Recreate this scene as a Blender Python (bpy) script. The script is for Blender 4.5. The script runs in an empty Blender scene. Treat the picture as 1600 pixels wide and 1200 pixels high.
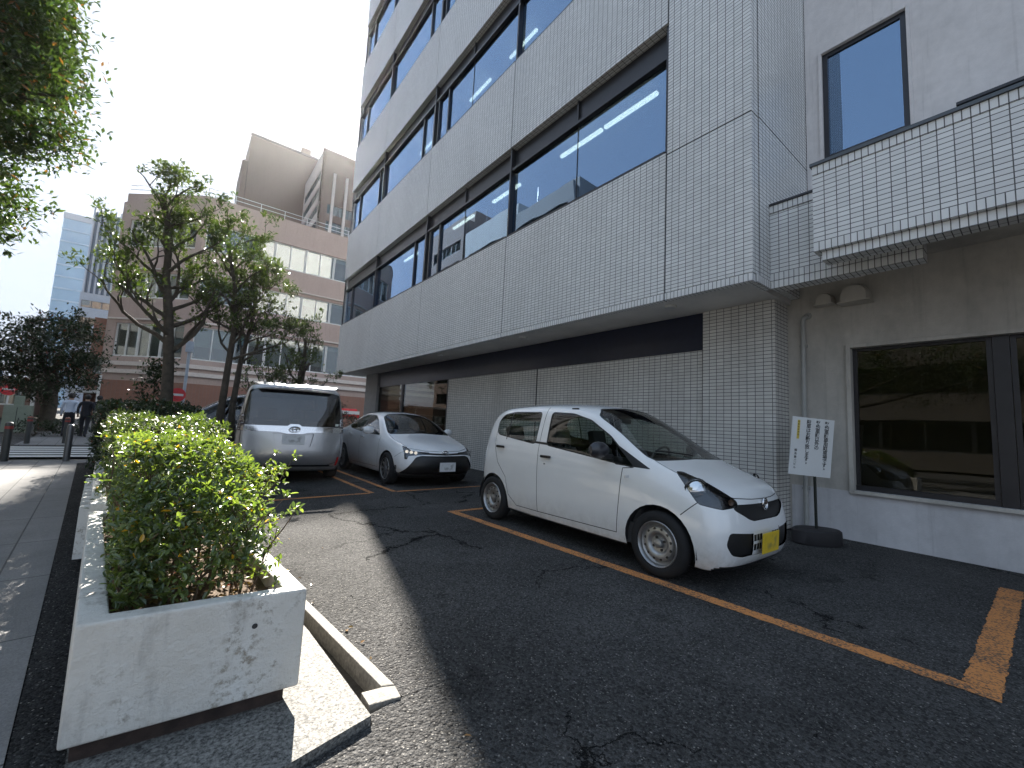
import bpy, bmesh, math, random
import numpy as np
from mathutils import Vector, Matrix
from mathutils.bvhtree import BVHTree
random.seed(7)
R = math.radians
scene = bpy.context.scene
col = scene.collection

# ---------------------------------------------------------------- camera
cam_data = bpy.data.cameras.new('camera')
cam = bpy.data.objects.new('camera', cam_data); col.objects.link(cam)
cam_data.sensor_width = 36.0
cam_data.lens = 36.0 * 660 / 1600
cam_data.clip_start = 0.05; cam_data.clip_end = 2000
_up = Vector((330, -6600, 660)).normalized()              # up, in (right, down, forward)
_v = Vector((-515, 0, 660)); _v[1] = -(_up[0]*_v[0] + _up[2]*_v[2]) / _up[1]
_Y = _v.normalized(); _X = _Y.cross(_up)
_Rm = Matrix((_X, _Y, _up))
right, up_, back = _Rm @ Vector((1, 0, 0)), _Rm @ Vector((0, -1, 0)), _Rm @ Vector((0, 0, -1))
M4 = Matrix((right, up_, back)).transposed().to_4x4()
M4.translation = Vector((0, 0, 1.3))
cam.matrix_world = M4
scene.camera = cam

# ---------------------------------------------------------------- light
SKYK = 1.7
SUN_AZ, SUN_EL = 13.3, 33.3        # azimuth from +Y towards +X
world = bpy.data.worlds.new('World'); scene.world = world
world.use_nodes = True
wn = world.node_tree; wn.nodes.clear()
wo = wn.nodes.new('ShaderNodeOutputWorld'); wb = wn.nodes.new('ShaderNodeBackground')
sky = wn.nodes.new('ShaderNodeTexSky'); sky.sky_type = 'NISHITA'
sky.sun_disc = False; sky.sun_elevation = R(SUN_EL); sky.sun_rotation = R(SUN_AZ)
sky.altitude = 0; sky.air_density = 1.0; sky.dust_density = .7; sky.ozone_density = 1.6
wb.inputs['Strength'].default_value = 0.15
# sky colour compressed so shade fill stays strong, and tinted cool: c' = c / (1 + k c)
def _wm(op, a, b):
    n = wn.nodes.new('ShaderNodeVectorMath'); n.operation = op
    for i, v in enumerate((a, b)):
        if isinstance(v, tuple): n.inputs[i].default_value = v
        else: wn.links.new(v, n.inputs[i])
    return n.outputs[0]
_den = _wm('ADD', _wm('MULTIPLY', sky.outputs[0], (SKYK, SKYK, SKYK*.9)), (1, 1, 1))
_c = _wm('DIVIDE', _wm('MULTIPLY', sky.outputs[0], (.88, .98, 1.06)), _den)
wn.links.new(_c, wb.inputs[0]); wn.links.new(wb.outputs[0], wo.inputs[0])
sd = bpy.data.lights.new('sun', 'SUN'); sun = bpy.data.objects.new('sun', sd); col.objects.link(sun)
sd.energy = 2.0; sd.angle = R(0.53); sd.color = (1.0, 0.94, 0.85)
_d = Vector((math.sin(R(SUN_AZ))*math.cos(R(SUN_EL)), math.cos(R(SUN_AZ))*math.cos(R(SUN_EL)), math.sin(R(SUN_EL))))
sun.rotation_euler = _d.to_track_quat('Z', 'Y').to_euler(); sun.location = (5, 30, 40)
scene.view_settings.view_transform = 'Standard'; scene.view_settings.look = 'None'
scene.view_settings.gamma = 1; scene.view_settings.exposure = 3.5
scene.cycles.max_bounces = 8; scene.cycles.transparent_max_bounces = 24
scene.cycles.diffuse_bounces = 3; scene.cycles.glossy_bounces = 4
scene.cycles.caustics_reflective = False; scene.cycles.caustics_refractive = False

# ---------------------------------------------------------------- materials
def ramp(nt, fac, stops):
    r = nt.nodes.new('ShaderNodeValToRGB'); e = r.color_ramp.elements
    while len(e) < len(stops): e.new(0.5)
    for k, (p, c) in enumerate(stops):
        e[k].position = p; e[k].color = (c, c, c, 1) if isinstance(c, (int, float)) else (*c, 1)
    nt.links.new(fac, r.inputs[0]); return r.outputs[0]
def nmath(nt, op, a, b=None, c=None):
    n = nt.nodes.new('ShaderNodeMath'); n.operation = op
    for i, v in enumerate((a, b, c)):
        if v is None: continue
        if isinstance(v, (int, float)): n.inputs[i].default_value = v
        else: nt.links.new(v, n.inputs[i])
    return n.outputs[0]
def nmix(nt, fac, a, b, mode='MIX'):
    n = nt.nodes.new('ShaderNodeMix'); n.data_type = 'RGBA'; n.blend_type = mode
    for key, v in ((0, fac), (6, a), (7, b)):
        if isinstance(v, (int, float)): n.inputs[key].default_value = v
        elif isinstance(v, tuple): n.inputs[key].default_value = (*v, 1)
        else: nt.links.new(v, n.inputs[key])
    return n.outputs[2]
def nnoise(nt, scale, detail=4, rough=.55, vec=None, kind='noise', **kw):
    n = nt.nodes.new('ShaderNodeTexNoise' if kind == 'noise' else 'ShaderNodeTexVoronoi')
    n.inputs['Scale'].default_value = scale
    if kind == 'noise':
        n.inputs['Detail'].default_value = detail; n.inputs['Roughness'].default_value = rough
    else:
        for k, v in kw.items(): setattr(n, k, v)
    if vec is not None: nt.links.new(vec, n.inputs['Vector'])
    return n
def wpos(nt, scale=None, rot=None):
    g = nt.nodes.new('ShaderNodeNewGeometry')
    if scale is None and rot is None: return g.outputs['Position']
    m = nt.nodes.new('ShaderNodeMapping'); nt.links.new(g.outputs['Position'], m.inputs[0])
    if scale: m.inputs['Scale'].default_value = scale
    if rot: m.inputs['Rotation'].default_value = (0, 0, rot)
    return m.outputs[0]
def opos(nt):
    return nt.nodes.new('ShaderNodeTexCoord').outputs['Object']
def base_mat(name):
    m = bpy.data.materials.new(name); m.use_nodes = True
    nt = m.node_tree; b = nt.nodes['Principled BSDF']
    return m, nt, b
def bump(nt, b, h, strength=.3, dist=.01):
    n = nt.nodes.new('ShaderNodeBump'); n.inputs['Strength'].default_value = strength
    n.inputs['Distance'].default_value = dist
    nt.links.new(h, n.inputs['Height']); nt.links.new(n.outputs[0], b.inputs['Normal'])
_mc = {}
def M(name, color, rough=.6, metal=0., vary=.12, scale=6., bumps=0., spec=.5, coat=0., bscale=40.):
    if name in _mc: return _mc[name]
    m, nt, b = base_mat(name)
    n = nnoise(nt, scale, 5, .6, opos(nt))
    f = ramp(nt, n.outputs['Fac'], [(.3, 1 - vary), (.7, 1 + vary * .5)])
    nt.links.new(nmix(nt, 1.0, tuple(color), f, 'MULTIPLY'), b.inputs['Base Color'])
    b.inputs['Roughness'].default_value = rough; b.inputs['Metallic'].default_value = metal
    b.inputs['Specular IOR Level'].default_value = spec
    b.inputs['Coat Weight'].default_value = coat; b.inputs['Coat Roughness'].default_value = .03
    if bumps:
        n2 = nnoise(nt, bscale, 4, .6, opos(nt)); bump(nt, b, n2.outputs['Fac'], bumps, .01)
    _mc[name] = m; return m

def tile_mat(name, w, h, col_=(.80, .80, .79), off=(0., 0.), mortar=(.11, .108, .105), line=.0085, rough=.28, dirt=.12):
    """stack bonded glazed tiles, laid in world metres along the wall and up"""
    m, nt, b = base_mat(name)
    g = nt.nodes.new('ShaderNodeNewGeometry')
    sp = nt.nodes.new('ShaderNodeSeparateXYZ'); nt.links.new(g.outputs['Position'], sp.inputs[0])
    sn = nt.nodes.new('ShaderNodeSeparateXYZ'); nt.links.new(g.outputs['True Normal'], sn.inputs[0])
    isx = nmath(nt, 'GREATER_THAN', nmath(nt, 'ABSOLUTE', sn.outputs[0]), .5)
    isz = nmath(nt, 'GREATER_THAN', nmath(nt, 'ABSOLUTE', sn.outputs[2]), .5)
    u = nmath(nt, 'ADD', nmath(nt, 'MULTIPLY', isx, sp.outputs[1]), nmath(nt, 'MULTIPLY', nmath(nt, 'SUBTRACT', 1., isx), sp.outputs[0]))
    uz = sp.outputs[1]
    u = nmath(nt, 'ADD', nmath(nt, 'MULTIPLY', isz, uz), nmath(nt, 'MULTIPLY', nmath(nt, 'SUBTRACT', 1., isz), u))
    v = nmath(nt, 'ADD', nmath(nt, 'MULTIPLY', isz, sp.outputs[0]), nmath(nt, 'MULTIPLY', nmath(nt, 'SUBTRACT', 1., isz), sp.outputs[2]))
    us = nmath(nt, 'DIVIDE', nmath(nt, 'SUBTRACT', u, off[0]), w); vs = nmath(nt, 'DIVIDE', nmath(nt, 'SUBTRACT', v, off[1]), h)
    fu = nmath(nt, 'FRACT', us); fv = nmath(nt, 'FRACT', vs)
    mu = nmath(nt, 'LESS_THAN', fu, line / w); mv = nmath(nt, 'LESS_THAN', fv, line / h)
    mask = nmath(nt, 'MAXIMUM', mu, mv)
    cv = nt.nodes.new('ShaderNodeCombineXYZ'); nt.links.new(nmath(nt, 'FLOOR', us), cv.inputs[0]); nt.links.new(nmath(nt, 'FLOOR', vs), cv.inputs[1])
    wnz = nt.nodes.new('ShaderNodeTexWhiteNoise'); nt.links.new(cv.outputs[0], wnz.inputs['Vector'])
    tc = ramp(nt, wnz.outputs['Value'], [(0, .90), (.9, 1.0), (1, 1.05)])
    c = nmix(nt, 1., tuple(col_), tc, 'MULTIPLY')
    dn = nnoise(nt, .9, 5, .6, wpos(nt, (1, 1, .35)))
    c = nmix(nt, 1., c, ramp(nt, dn.outputs['Fac'], [(.3, 1 - dirt), (.62, 1.)]), 'MULTIPLY')
    nt.links.new(nmix(nt, mask, c, tuple(mortar)), b.inputs['Base Color'])
    rr = nmath(nt, 'ADD', rough, nmath(nt, 'MULTIPLY', mask, .5)); 
    rr = nmath(nt, 'ADD', rr, nmath(nt, 'MULTIPLY', wnz.outputs['Value'], .1)); nt.links.new(rr, b.inputs['Roughness'])
    # each glazed tile sits very slightly out of true
    hgt = nmath(nt, 'ADD', nmath(nt, 'MULTIPLY', mask, -1.), nmath(nt, 'MULTIPLY', nmath(nt, 'MULTIPLY', fu, nmath(nt, 'SUBTRACT', wnz.outputs['Value'], .5)), .5))
    bump(nt, b, hgt, .35, .004)
    return m

def glass_mat(name, tint=(.35, .4, .4), refl=.25, rough=.01, wavy=0.):
    """tinted pane: partly clear, partly mirror"""
    m = bpy.data.materials.new(name); m.use_nodes = True; nt = m.node_tree; nt.nodes.clear()
    out = nt.nodes.new('ShaderNodeOutputMaterial'); mx = nt.nodes.new('ShaderNodeMixShader')
    t = nt.nodes.new('ShaderNodeBsdfTransparent'); g = nt.nodes.new('ShaderNodeBsdfGlossy')
    t.inputs[0].default_value = (*tint, 1); g.inputs['Roughness'].default_value = rough
    g.inputs[0].default_value = (.95, .97, 1, 1)
    lw = nt.nodes.new('ShaderNodeLayerWeight'); lw.inputs[0].default_value = .5
    f = nmath(nt, 'MULTIPLY_ADD', nmath(nt, 'POWER', lw.outputs['Facing'], 5.), 1. - refl, refl); f = nmath(nt, 'MINIMUM', f, 1.)
    if wavy:
        n = nnoise(nt, .55, 2, .4, wpos(nt)); bp = nt.nodes.new('ShaderNodeBump'); bp.inputs['Strength'].default_value = wavy
        bp.inputs['Distance'].default_value = .02
        nt.links.new(n.outputs['Fac'], bp.inputs['Height']); nt.links.new(bp.outputs[0], g.inputs['Normal'])
    nt.links.new(f, mx.inputs[0]); nt.links.new(t.outputs[0], mx.inputs[1]); nt.links.new(g.outputs[0], mx.inputs[2])
    nt.links.new(mx.outputs[0], out.inputs[0]); return m
def emit_mat(name, color, s):
    m, nt, b = base_mat(name); b.inputs['Base Color'].default_value = (*color, 1)
    b.inputs['Emission Color'].default_value = (*color, 1); b.inputs['Emission Strength'].default_value = s; return m

# ---------------------------------------------------------------- mesh helpers
class MB:
    def __init__(s): s.v = []; s.f = []; s.m = []
    def add(s, vs, fs, mi=0):
        o = len(s.v); s.v += [tuple(v) for v in vs]; s.f += [tuple(i + o for i in f) for f in fs]; s.m += [mi] * len(fs); return s
    def box(s, x0, x1, y0, y1, z0, z1, mi=0):
        v = [(x0,y0,z0),(x1,y0,z0),(x1,y1,z0),(x0,y1,z0),(x0,y0,z1),(x1,y0,z1),(x1,y1,z1),(x0,y1,z1)]
        return s.add(v, [(3,2,1,0),(4,5,6,7),(0,1,5,4),(1,2,6,5),(2,3,7,6),(3,0,4,7)], mi)
    def prism(s, pts, z0, z1, mi=0, z1f=None):
        """horizontal polygon (ccw) raised from z0 to z1"""
        n = len(pts)
        v = [(p[0], p[1], z0) for p in pts] + [(p[0], p[1], z1) for p in pts]
        f = [tuple(range(n - 1, -1, -1)), tuple(range(n, 2 * n))] + [(i, (i + 1) % n, (i + 1) % n + n, i + n) for i in range(n)]
        return s.add(v, f, mi)
    def wallprism(s, p, q, t, z0, z1, mi=0):
        """wall slab from p to q (xy), thickness t to the left of p->q"""
        d = Vector((q[0]-p[0], q[1]-p[1])).normalized(); n = Vector((-d.y, d.x)) * t
        return s.prism([p, q, (q[0]+n.x, q[1]+n.y), (p[0]+n.x, p[1]+n.y)], z0, z1, mi)
    def tube(s, path, rad, n=8, caps=True, mi=0):
        path = [Vector(p) for p in path]; k = len(path)
        rad = rad if isinstance(rad, (list, tuple)) else [rad] * k
        vs = []; ref = None
        for i, p in enumerate(path):
            d = (path[min(i+1, k-1)] - path[max(i-1, 0)]).normalized()
            if ref is None:
                ref = d.orthogonal().normalized()
            ref = (ref - d * ref.dot(d))
            if ref.length < 1e-6: ref = d.orthogonal()
            ref.normalize(); b = d.cross(ref)
            for j in range(n):
                a = 2 * math.pi * j / n
                vs.append(p + (ref * math.cos(a) + b * math.sin(a)) * rad[i])
        fs = [(i*n+j, i*n+(j+1)%n, (i+1)*n+(j+1)%n, (i+1)*n+j) for i in range(k-1) for j in range(n)]
        if caps: fs += [tuple(range(n-1, -1, -1)), tuple(range((k-1)*n, k*n))]
        return s.add(vs, fs, mi)
    def lathe(s, prof, c=(0,0,0), axis='z', n=24, mi=0, sx=1., sy=1., caps=True):
        """prof: list of (r, h)"""
        vs = []
        for r, h in prof:
            for j in range(n):
                a = 2 * math.pi * j / n; x, y = r * math.cos(a) * sx, r * math.sin(a) * sy
                vs.append({'z': (c[0]+x, c[1]+y, c[2]+h), 'x': (c[0]+h, c[1]+x, c[2]+y), 'y': (c[0]+x, c[1]+h, c[2]+y)}[axis])
        k = len(prof)
        fs = [(i*n+j, i*n+(j+1)%n, (i+1)*n+(j+1)%n, (i+1)*n+j) for i in range(k-1) for j in range(n)]
        if caps and prof[0][0] > 1e-4: fs.append(tuple(range(n-1, -1, -1)))
        if caps and prof[-1][0] > 1e-4: fs.append(tuple(range((k-1)*n, k*n)))
        return s.add(vs, fs, mi)
    def build(s, name, mats, parent=None, base=(0,0,0), bevel=0., smooth=False, seg=2, recalc=True, sub=0):
        me = bpy.data.meshes.new(name)
        v = [(a-base[0], b-base[1], c-base[2]) for a, b, c in s.v]
        me.from_pydata(v, [], s.f)
        for m in (mats if isinstance(mats, (list, tuple)) else [mats]): me.materials.append(m)
        if any(s.m): me.polygons.foreach_set('material_index', s.m)
        if recalc:
            bm = bmesh.new(); bm.from_mesh(me); bmesh.ops.recalc_face_normals(bm, faces=bm.faces)
            if bevel:
                ed = [e for e in bm.edges if len(e.link_faces) == 2 and e.calc_face_angle(0) > .6]
                bmesh.ops.bevel(bm, geom=ed, offset=bevel, segments=seg, affect='EDGES', profile=.6, clamp_overlap=True)
            bm.to_mesh(me); bm.free()
        if smooth:
            me.polygons.foreach_set('use_smooth', [True] * len(me.polygons))
            try: me.set_sharp_from_angle(angle=R(40))
            except Exception: pass
        me.update()
        o = bpy.data.objects.new(name, me); col.objects.link(o)
        if parent is not None: o.parent = parent
        else: o.location = base
        if sub:
            md = o.modifiers.new('sub', 'SUBSURF'); md.levels = sub; md.render_levels = sub
        return o
def tag(o, label, cat, group=None, kind=None):
    if label: o['label'] = label
    if cat: o['category'] = cat
    if group: o['group'] = group
    if kind: o['kind'] = kind
    return o
def struct(o): o['kind'] = 'structure'; return o
def thing(name, label, cat, loc=(0,0,0), rotz=0., group=None):
    o = bpy.data.objects.new(name, None); col.objects.link(o); o.empty_display_size = .2
    o.location = loc; o.rotation_euler = (0, 0, rotz); return tag(o, label, cat, group)
def copy_thing(src, loc, rotz, label):
    r = src.copy(); col.objects.link(r); r.location = loc; r.rotation_euler = (0, 0, rotz); r['label'] = label
    for ch in list(src.children):
        c = ch.copy(); col.objects.link(c); c.parent = r
        for g in ch.children:
            d = g.copy(); col.objects.link(d); d.parent = c
    return r

# ---------------------------------------------------------------- ground
def asphalt(name, base=.05, patch=.25, cracks=True, warm=(1.0, .98, .96)):
    m, nt, b = base_mat(name)
    P = wpos(nt)
    n1 = nnoise(nt, .8, 6, .6, P); n2 = nnoise(nt, 140, 3, .7, P)
    vo = nnoise(nt, 78, kind='v', vec=P); vc = nnoise(nt, 34, kind='v', vec=P)
    c = ramp(nt, n1.outputs['Fac'], [(.3, base*(1-patch)), (.7, base*(1+patch))])
    c = nmix(nt, 1., c, ramp(nt, n2.outputs['Fac'], [(.3, .5), (.7, 1.55)]), 'MULTIPLY')
    sc = nt.nodes.new('ShaderNodeSeparateColor'); nt.links.new(vo.outputs['Color'], sc.inputs[0])
    peb = nmath(nt, 'MULTIPLY', nmath(nt, 'GREATER_THAN', sc.outputs[0], .82), sc.outputs[1])
    c = nmix(nt, 1., c, ramp(nt, sc.outputs[2], [(0, .55), (1, 1.5)]), 'MULTIPLY')
    near = nmath(nt, 'LESS_THAN', vo.outputs['Distance'], .35)
    c = nmix(nt, nmath(nt, 'MULTIPLY', peb, near), c, (.30, .29, .27))
    c = nmix(nt, 1., c, tuple(warm), 'MULTIPLY')
    sp_ = nnoise(nt, 1.9, 4, .6, P); c = nmix(nt, 1., c, ramp(nt, sp_.outputs['Fac'], [(.28, .55), (.40, 1.), (.66, 1.), (.74, 1.35)]), 'MULTIPLY')
    h = nmath(nt, 'ADD', nmath(nt, 'MULTIPLY', vo.outputs['Distance'], -1.0), nmath(nt, 'MULTIPLY', vc.outputs['Distance'], -.8))
    h = nmath(nt, 'ADD', h, nmath(nt, 'MULTIPLY', n2.outputs['Fac'], .7))
    if cracks:
        wz = nnoise(nt, 3.2, 8, .72, P)
        # crooked cracks
        va = nt.nodes.new('ShaderNodeVectorMath'); va.operation = 'MULTIPLY_ADD'
        nt.links.new(wz.outputs['Color'], va.inputs[0]); va.inputs[1].default_value = (.75, .75, 0); nt.links.new(P, va.inputs[2])
        ve = nnoise(nt, .55, kind='v', vec=va.outputs[0], feature='DISTANCE_TO_EDGE')
        gate = nnoise(nt, .7, 3, .5, P)
        cr = nmath(nt, 'MULTIPLY', nmath(nt, 'LESS_THAN', ve.outputs['Distance'], .006), nmath(nt, 'GREATER_THAN', gate.outputs['Fac'], .5))
        c = nmix(nt, cr, c, (.012, .012, .012)); h = nmath(nt, 'SUBTRACT', h, nmath(nt, 'MULTIPLY', cr, 3.))
    nt.links.new(c, b.inputs['Base Color']); b.inputs['Roughness'].default_value = .85
    b.inputs['Specular IOR Level'].default_value = .05
    bump(nt, b, h, 1., .010)
    return m
def concrete(name, colr=(.34, .33, .31), grain=60, rough=.8, speck=.3, joints=None):
    m, nt, b = base_mat(name); P = wpos(nt)
    n1 = nnoise(nt, 1.7, 6, .6, P); n2 = nnoise(nt, grain, 4, .7, P); vo = nnoise(nt, grain*1.6, kind='v', vec=P)
    c = nmix(nt, 1., tuple(colr), ramp(nt, n1.outputs['Fac'], [(.3, .78), (.7, 1.08)]), 'MULTIPLY')
    c = nmix(nt, 1., c, ramp(nt, n2.outputs['Fac'], [(.35, 1 - speck), (.65, 1 + speck)]), 'MULTIPLY')
    h = nmath(nt, 'ADD', n2.outputs['Fac'], nmath(nt, 'MULTIPLY', vo.outputs['Distance'], -.5))
    if joints:
        ang, w, l, dark = joints
        mp = nt.nodes.new('ShaderNodeMapping'); nt.links.new(P, mp.inputs[0]); mp.inputs['Rotation'].default_value = (0, 0, ang)
        sp = nt.nodes.new('ShaderNodeSeparateXYZ'); nt.links.new(mp.outputs[0], sp.inputs[0])
        a = nmath(nt, 'DIVIDE', sp.outputs[0], w); bb = nmath(nt, 'DIVIDE', sp.outputs[1], l)
        mk = nmath(nt, 'MAXIMUM', nmath(nt, 'LESS_THAN', nmath(nt, 'FRACT', a), .012/w), nmath(nt, 'LESS_THAN', nmath(nt, 'FRACT', bb), .012/l))
        cv = nt.nodes.new('ShaderNodeCombineXYZ'); nt.links.new(nmath(nt, 'FLOOR', a), cv.inputs[0]); nt.links.new(nmath(nt, 'FLOOR', bb), cv.inputs[1])
        wz = nt.nodes.new('ShaderNodeTexWhiteNoise'); nt.links.new(cv.outputs[0], wz.inputs['Vector'])
        c = nmix(nt, 1., c, ramp(nt, wz.outputs['Value'], [(0, .88), (1, 1.06)]), 'MULTIPLY')
        c = nmix(nt, mk, c, (dark, dark, dark)); h = nmath(nt, 'SUBTRACT', h, nmath(nt, 'MULTIPLY', mk, 1.5))
    nt.links.new(c, b.inputs['Base Color']); b.inputs['Roughness'].default_value = rough
    bump(nt, b, h, .5, .006); return m
mat_lot = asphalt('lot_asphalt', .070, .3)
mat_road = asphalt('road_asphalt', .10, .2, cracks=False)
mat_gutter = asphalt('gutter_asphalt', .04, .25, cracks=False)
mat_slab = concrete('washed_aggregate', (.17, .165, .152), 75, .8, .8)
mat_kerb = concrete('kerb_concrete', (.22, .205, .18), 40)
mat_walk = concrete('sidewalk_slabs', (.20, .195, .19), 90, .75, .2, joints=(-math.atan(.118), .38, 1.2, .05))
mat_dirt = M('dirt', (.07, .055, .04), .95, bumps=.8, vary=.4, scale=20)

def sheet(name, pts, z, mat, thick=0.):
    mb = MB()
    if thick: mb.prism(pts, z - thick, z)
    else: mb.add([(p[0], p[1], z) for p in pts], [tuple(range(len(pts)))])
    return struct(mb.build(name, mat, recalc=bool(thick)))
sheet('ground', [(-500, -300), (600, -300), (600, 900), (-500, 900)], -.14, mat_road)
# planter line: left edge of the planters at height of the footpath
def pl(Y, off=0.): return -.225 - .108 * (Y - 2.15) + off
def pr(Y, off=0.): return .53 - .095 * (Y - 2.15) + off
KX = lambda Y: .955 - .105 * (Y - 1.97)                       # outer edge of the kerb
sheet('parking_lot', [(KX(1.97)+.004, 1.97), (60, 1.97), (60, 16.4), (KX(14.0)+.004, 14.0), (KX(14.0)+.004, 14.0)][:4], 0, mat_lot, .13)
sheet('parking_lot', [(-.22, -14), (60, -14), (60, 1.965), (KX(1.97), 1.965), (.79, 1.93), (.775, 1.86), (.43, 1.77), (-.03, 1.66), (-.2, 1.62)], 0, mat_lot, .13)
sheet('concrete_slab', [(-.2, 1.63), (-.03, 1.67), (.43, 1.78), (.77, 1.87), (.72, 2.8), (.1, 8.7), (-.75, 8.7), (-.2, 2.2)], .035, mat_slab, .16)
# trough between slab and kerb
k = MB().prism([(.80, 1.975), (.945, 1.955), (.955, 2.05), (.905, 2.07), (.80, 2.085)], -.13, .012)
k.prism([(.895, 2.075), (.955, 2.055), (KX(9)-.002, 9), (KX(9) - .065, 9)], -.13, .014)
struct(k.build('kerb', mat_kerb, bevel=.006))
sheet('trough_soil', [(.70, 2.0), (.93, 2.0), (KX(8.9)-.03, 8.9), (KX(8.9)-.3, 8.9)], -.085, mat_dirt)
g0 = lambda Y: -.225 - .108 * (Y - 2.15)                     # planter line
g1 = lambda Y: -.39 - .122 * (Y - 2.51)
sheet('gutter_strip', [(g1(-14), -14), (-.224, -14), (-.224, 1.625), (-.204, 1.635), (-.15, 2.1), (g0(13.4)+.15, 13.4), (g1(13.4), 13.4)], .001, mat_gutter, .13)
sheet('sidewalk', [(-3.5, -14), (g1(-14)-.004, -14), (g1(13.4)-.004, 13.4), (g1(14.1)+.6, 14.1), (-3.5, 14.1)], .004, mat_walk, .14)
k = MB().box(-3.66, -3.505, -14, 14.1, -.13, .012); k.box(-3.66, .2, 14.105, 14.26, -.13, .012)
struct(k.build('kerb', mat_kerb, bevel=.01))
sheet('side_street', [(-60, 14.3), (60, 16.45), (60, 21.0), (-3.66, 19.2), (-60, 19.2)], -.03, mat_road)
sheet('far_sidewalk', [(-3.9, 19.4), (40, 21.2), (40, 70), (-9, 70)], .0, mat_walk, .12)
m_white_paint = M('road_paint_white', (.62, .62, .60), .7, vary=.25, scale=30)
# zebra crossing
for i in range(5):
    y = 15.35 + i * .78
    x1 = -1.35 - .02*i
    q = MB().add([(-5.6, y, -.024), (x1, y + .05, -.024), (x1, y + .5, -.024), (-5.6, y + .45, -.024)], [(0, 1, 2, 3)])
    struct(q.build('crossing_stripe', m_white_paint, recalc=False))

# worn orange lines painted on the lot
def paint_mat():
    m, nt, b = base_mat('orange_line_paint'); P = wpos(nt)
    n = nnoise(nt, 60, 5, .75, P); n2 = nnoise(nt, 3., 4, .6, P)
    wear = nmath(nt, 'ADD', n.outputs['Fac'], nmath(nt, 'MULTIPLY', n2.outputs['Fac'], .35))
    c = nmix(nt, ramp(nt, wear, [(.66, 0), (.76, 1)]), (.62, .25, .075), (.09, .065, .05))
    nt.links.new(c, b.inputs['Base Color']); b.inputs['Roughness'].default_value = .8
    bump(nt, b, nnoise(nt, 95, kind='v', vec=P).outputs['Distance'], .5, -.004); return m
m_orange = paint_mat()
def painted(p, q, w, n=None):
    p, q = Vector(p), Vector(q); d = (q - p); L = d.length; d.normalize(); s = Vector((-d.y, d.x)) * w / 2
    n = max(8, int(L / .03)); vs = []; rr = random.Random(int(L*1000))
    for i in range(n + 1):
        c = p + d * (L * i / n)
        a, b = 1 + rr.uniform(-.09, .09), 1 + rr.uniform(-.09, .09)
        vs += [(c.x + s.x*a, c.y + s.y*a, .004), (c.x - s.x*b, c.y - s.y*b, .004)]
    mb = MB().add(vs, [(2*i, 2*i+1, 2*i+3, 2*i+2) for i in range(n)])
    return struct(mb.build('painted_line', m_orange, recalc=False))
painted((3.29, 5.60), (3.55, .245), .125)
painted((3.615, .32), (6.33, .335), .15)
painted((3.36, 5.56), (6.5, 5.60), .10)
painted((2.79, 7.50), (2.70, 12.6), .09); painted((2.745, 7.50), (.62, 7.31), .09)
painted((3.21, 7.52), (3.12, 12.8), .09); painted((3.255, 7.52), (6.6, 7.62), .09)
# ================================================================ the tiled office building
T_main = tile_mat('white_facade_tile', .118, .0555, off=(2.33, 3.45))
T_sold = tile_mat('soldier_facade_tile', .059, .11, off=(2.33, 3.34))
T_low = tile_mat('ground_floor_tile', .118, .0555, (.70, .68, .64), off=(3.6, 0), dirt=.2, rough=.4)
m_soffit = M('soffit_plaster', (.72, .70, .67), .85, bumps=.2, vary=.15, scale=2)
m_joint = M('joint_sealant', (.03, .03, .03), .7)
m_alu = M('dark_bronze_aluminium', (.05, .05, .055), .35, .6, vary=.1)
m_alu2 = M('grey_aluminium', (.13, .14, .15), .35, .6, vary=.1)
m_navy = M('dark_fascia_panel', (.018, .022, .045), .3, vary=.15)
m_inside = M('office_interior', (.10, .10, .10), .9)
m_ceil = M('office_ceiling', (.30, .30, .30), .9)
G_off = glass_mat('office_glass', (.38, .44, .44), .34, .004, .25)
G_shop = glass_mat('shop_glass', (.46, .45, .38), .03, .01, .3)
G_off.node_tree.nodes['Glossy BSDF'].inputs[0].default_value = (.50, .70, 1.0, 1)
m_tube = emit_mat('fluorescent_tube', (1, .97, .9), .7)
BX = 5.68
BB = (5.68, 2.33, 0)
office = thing('office_building', 'multi storey office building clad in white tiles, with dark ribbon windows over the parked cars', 'building', BB)
def P(mb, name, mat, par=office, base=BB, **kw): return mb.build(name, mat, par, base, **kw)
JY = [3.62, 7.86, 12.38, 16.98, 21.35]
FL = [5.78 + 4.6 * k for k in range(6)]                       # window sills
WT = 2.27
g = .011
# dark core behind the joints, soffit
c = MB(); c.box(BX + .20, BX + .26, 3.63, 21.2, 3.42, 5.70)
for k in range(5):
    c.box(BX + .20, BX + .26, 3.63, 21.2, FL[k] + WT + .05, FL[k] + 4.55)
c.box(BX+.03, BX+.3, 2.36, 3.60, 3.4, 31)
P(c, 'backing_wall', m_joint)
s = MB().prism([(BX + .10, 2.45), (7.9, 2.45), (7.9, 21.2), (BX + .10, 21.2)], 3.39, 3.47)
P(s, 'soffit', m_soffit)
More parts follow.
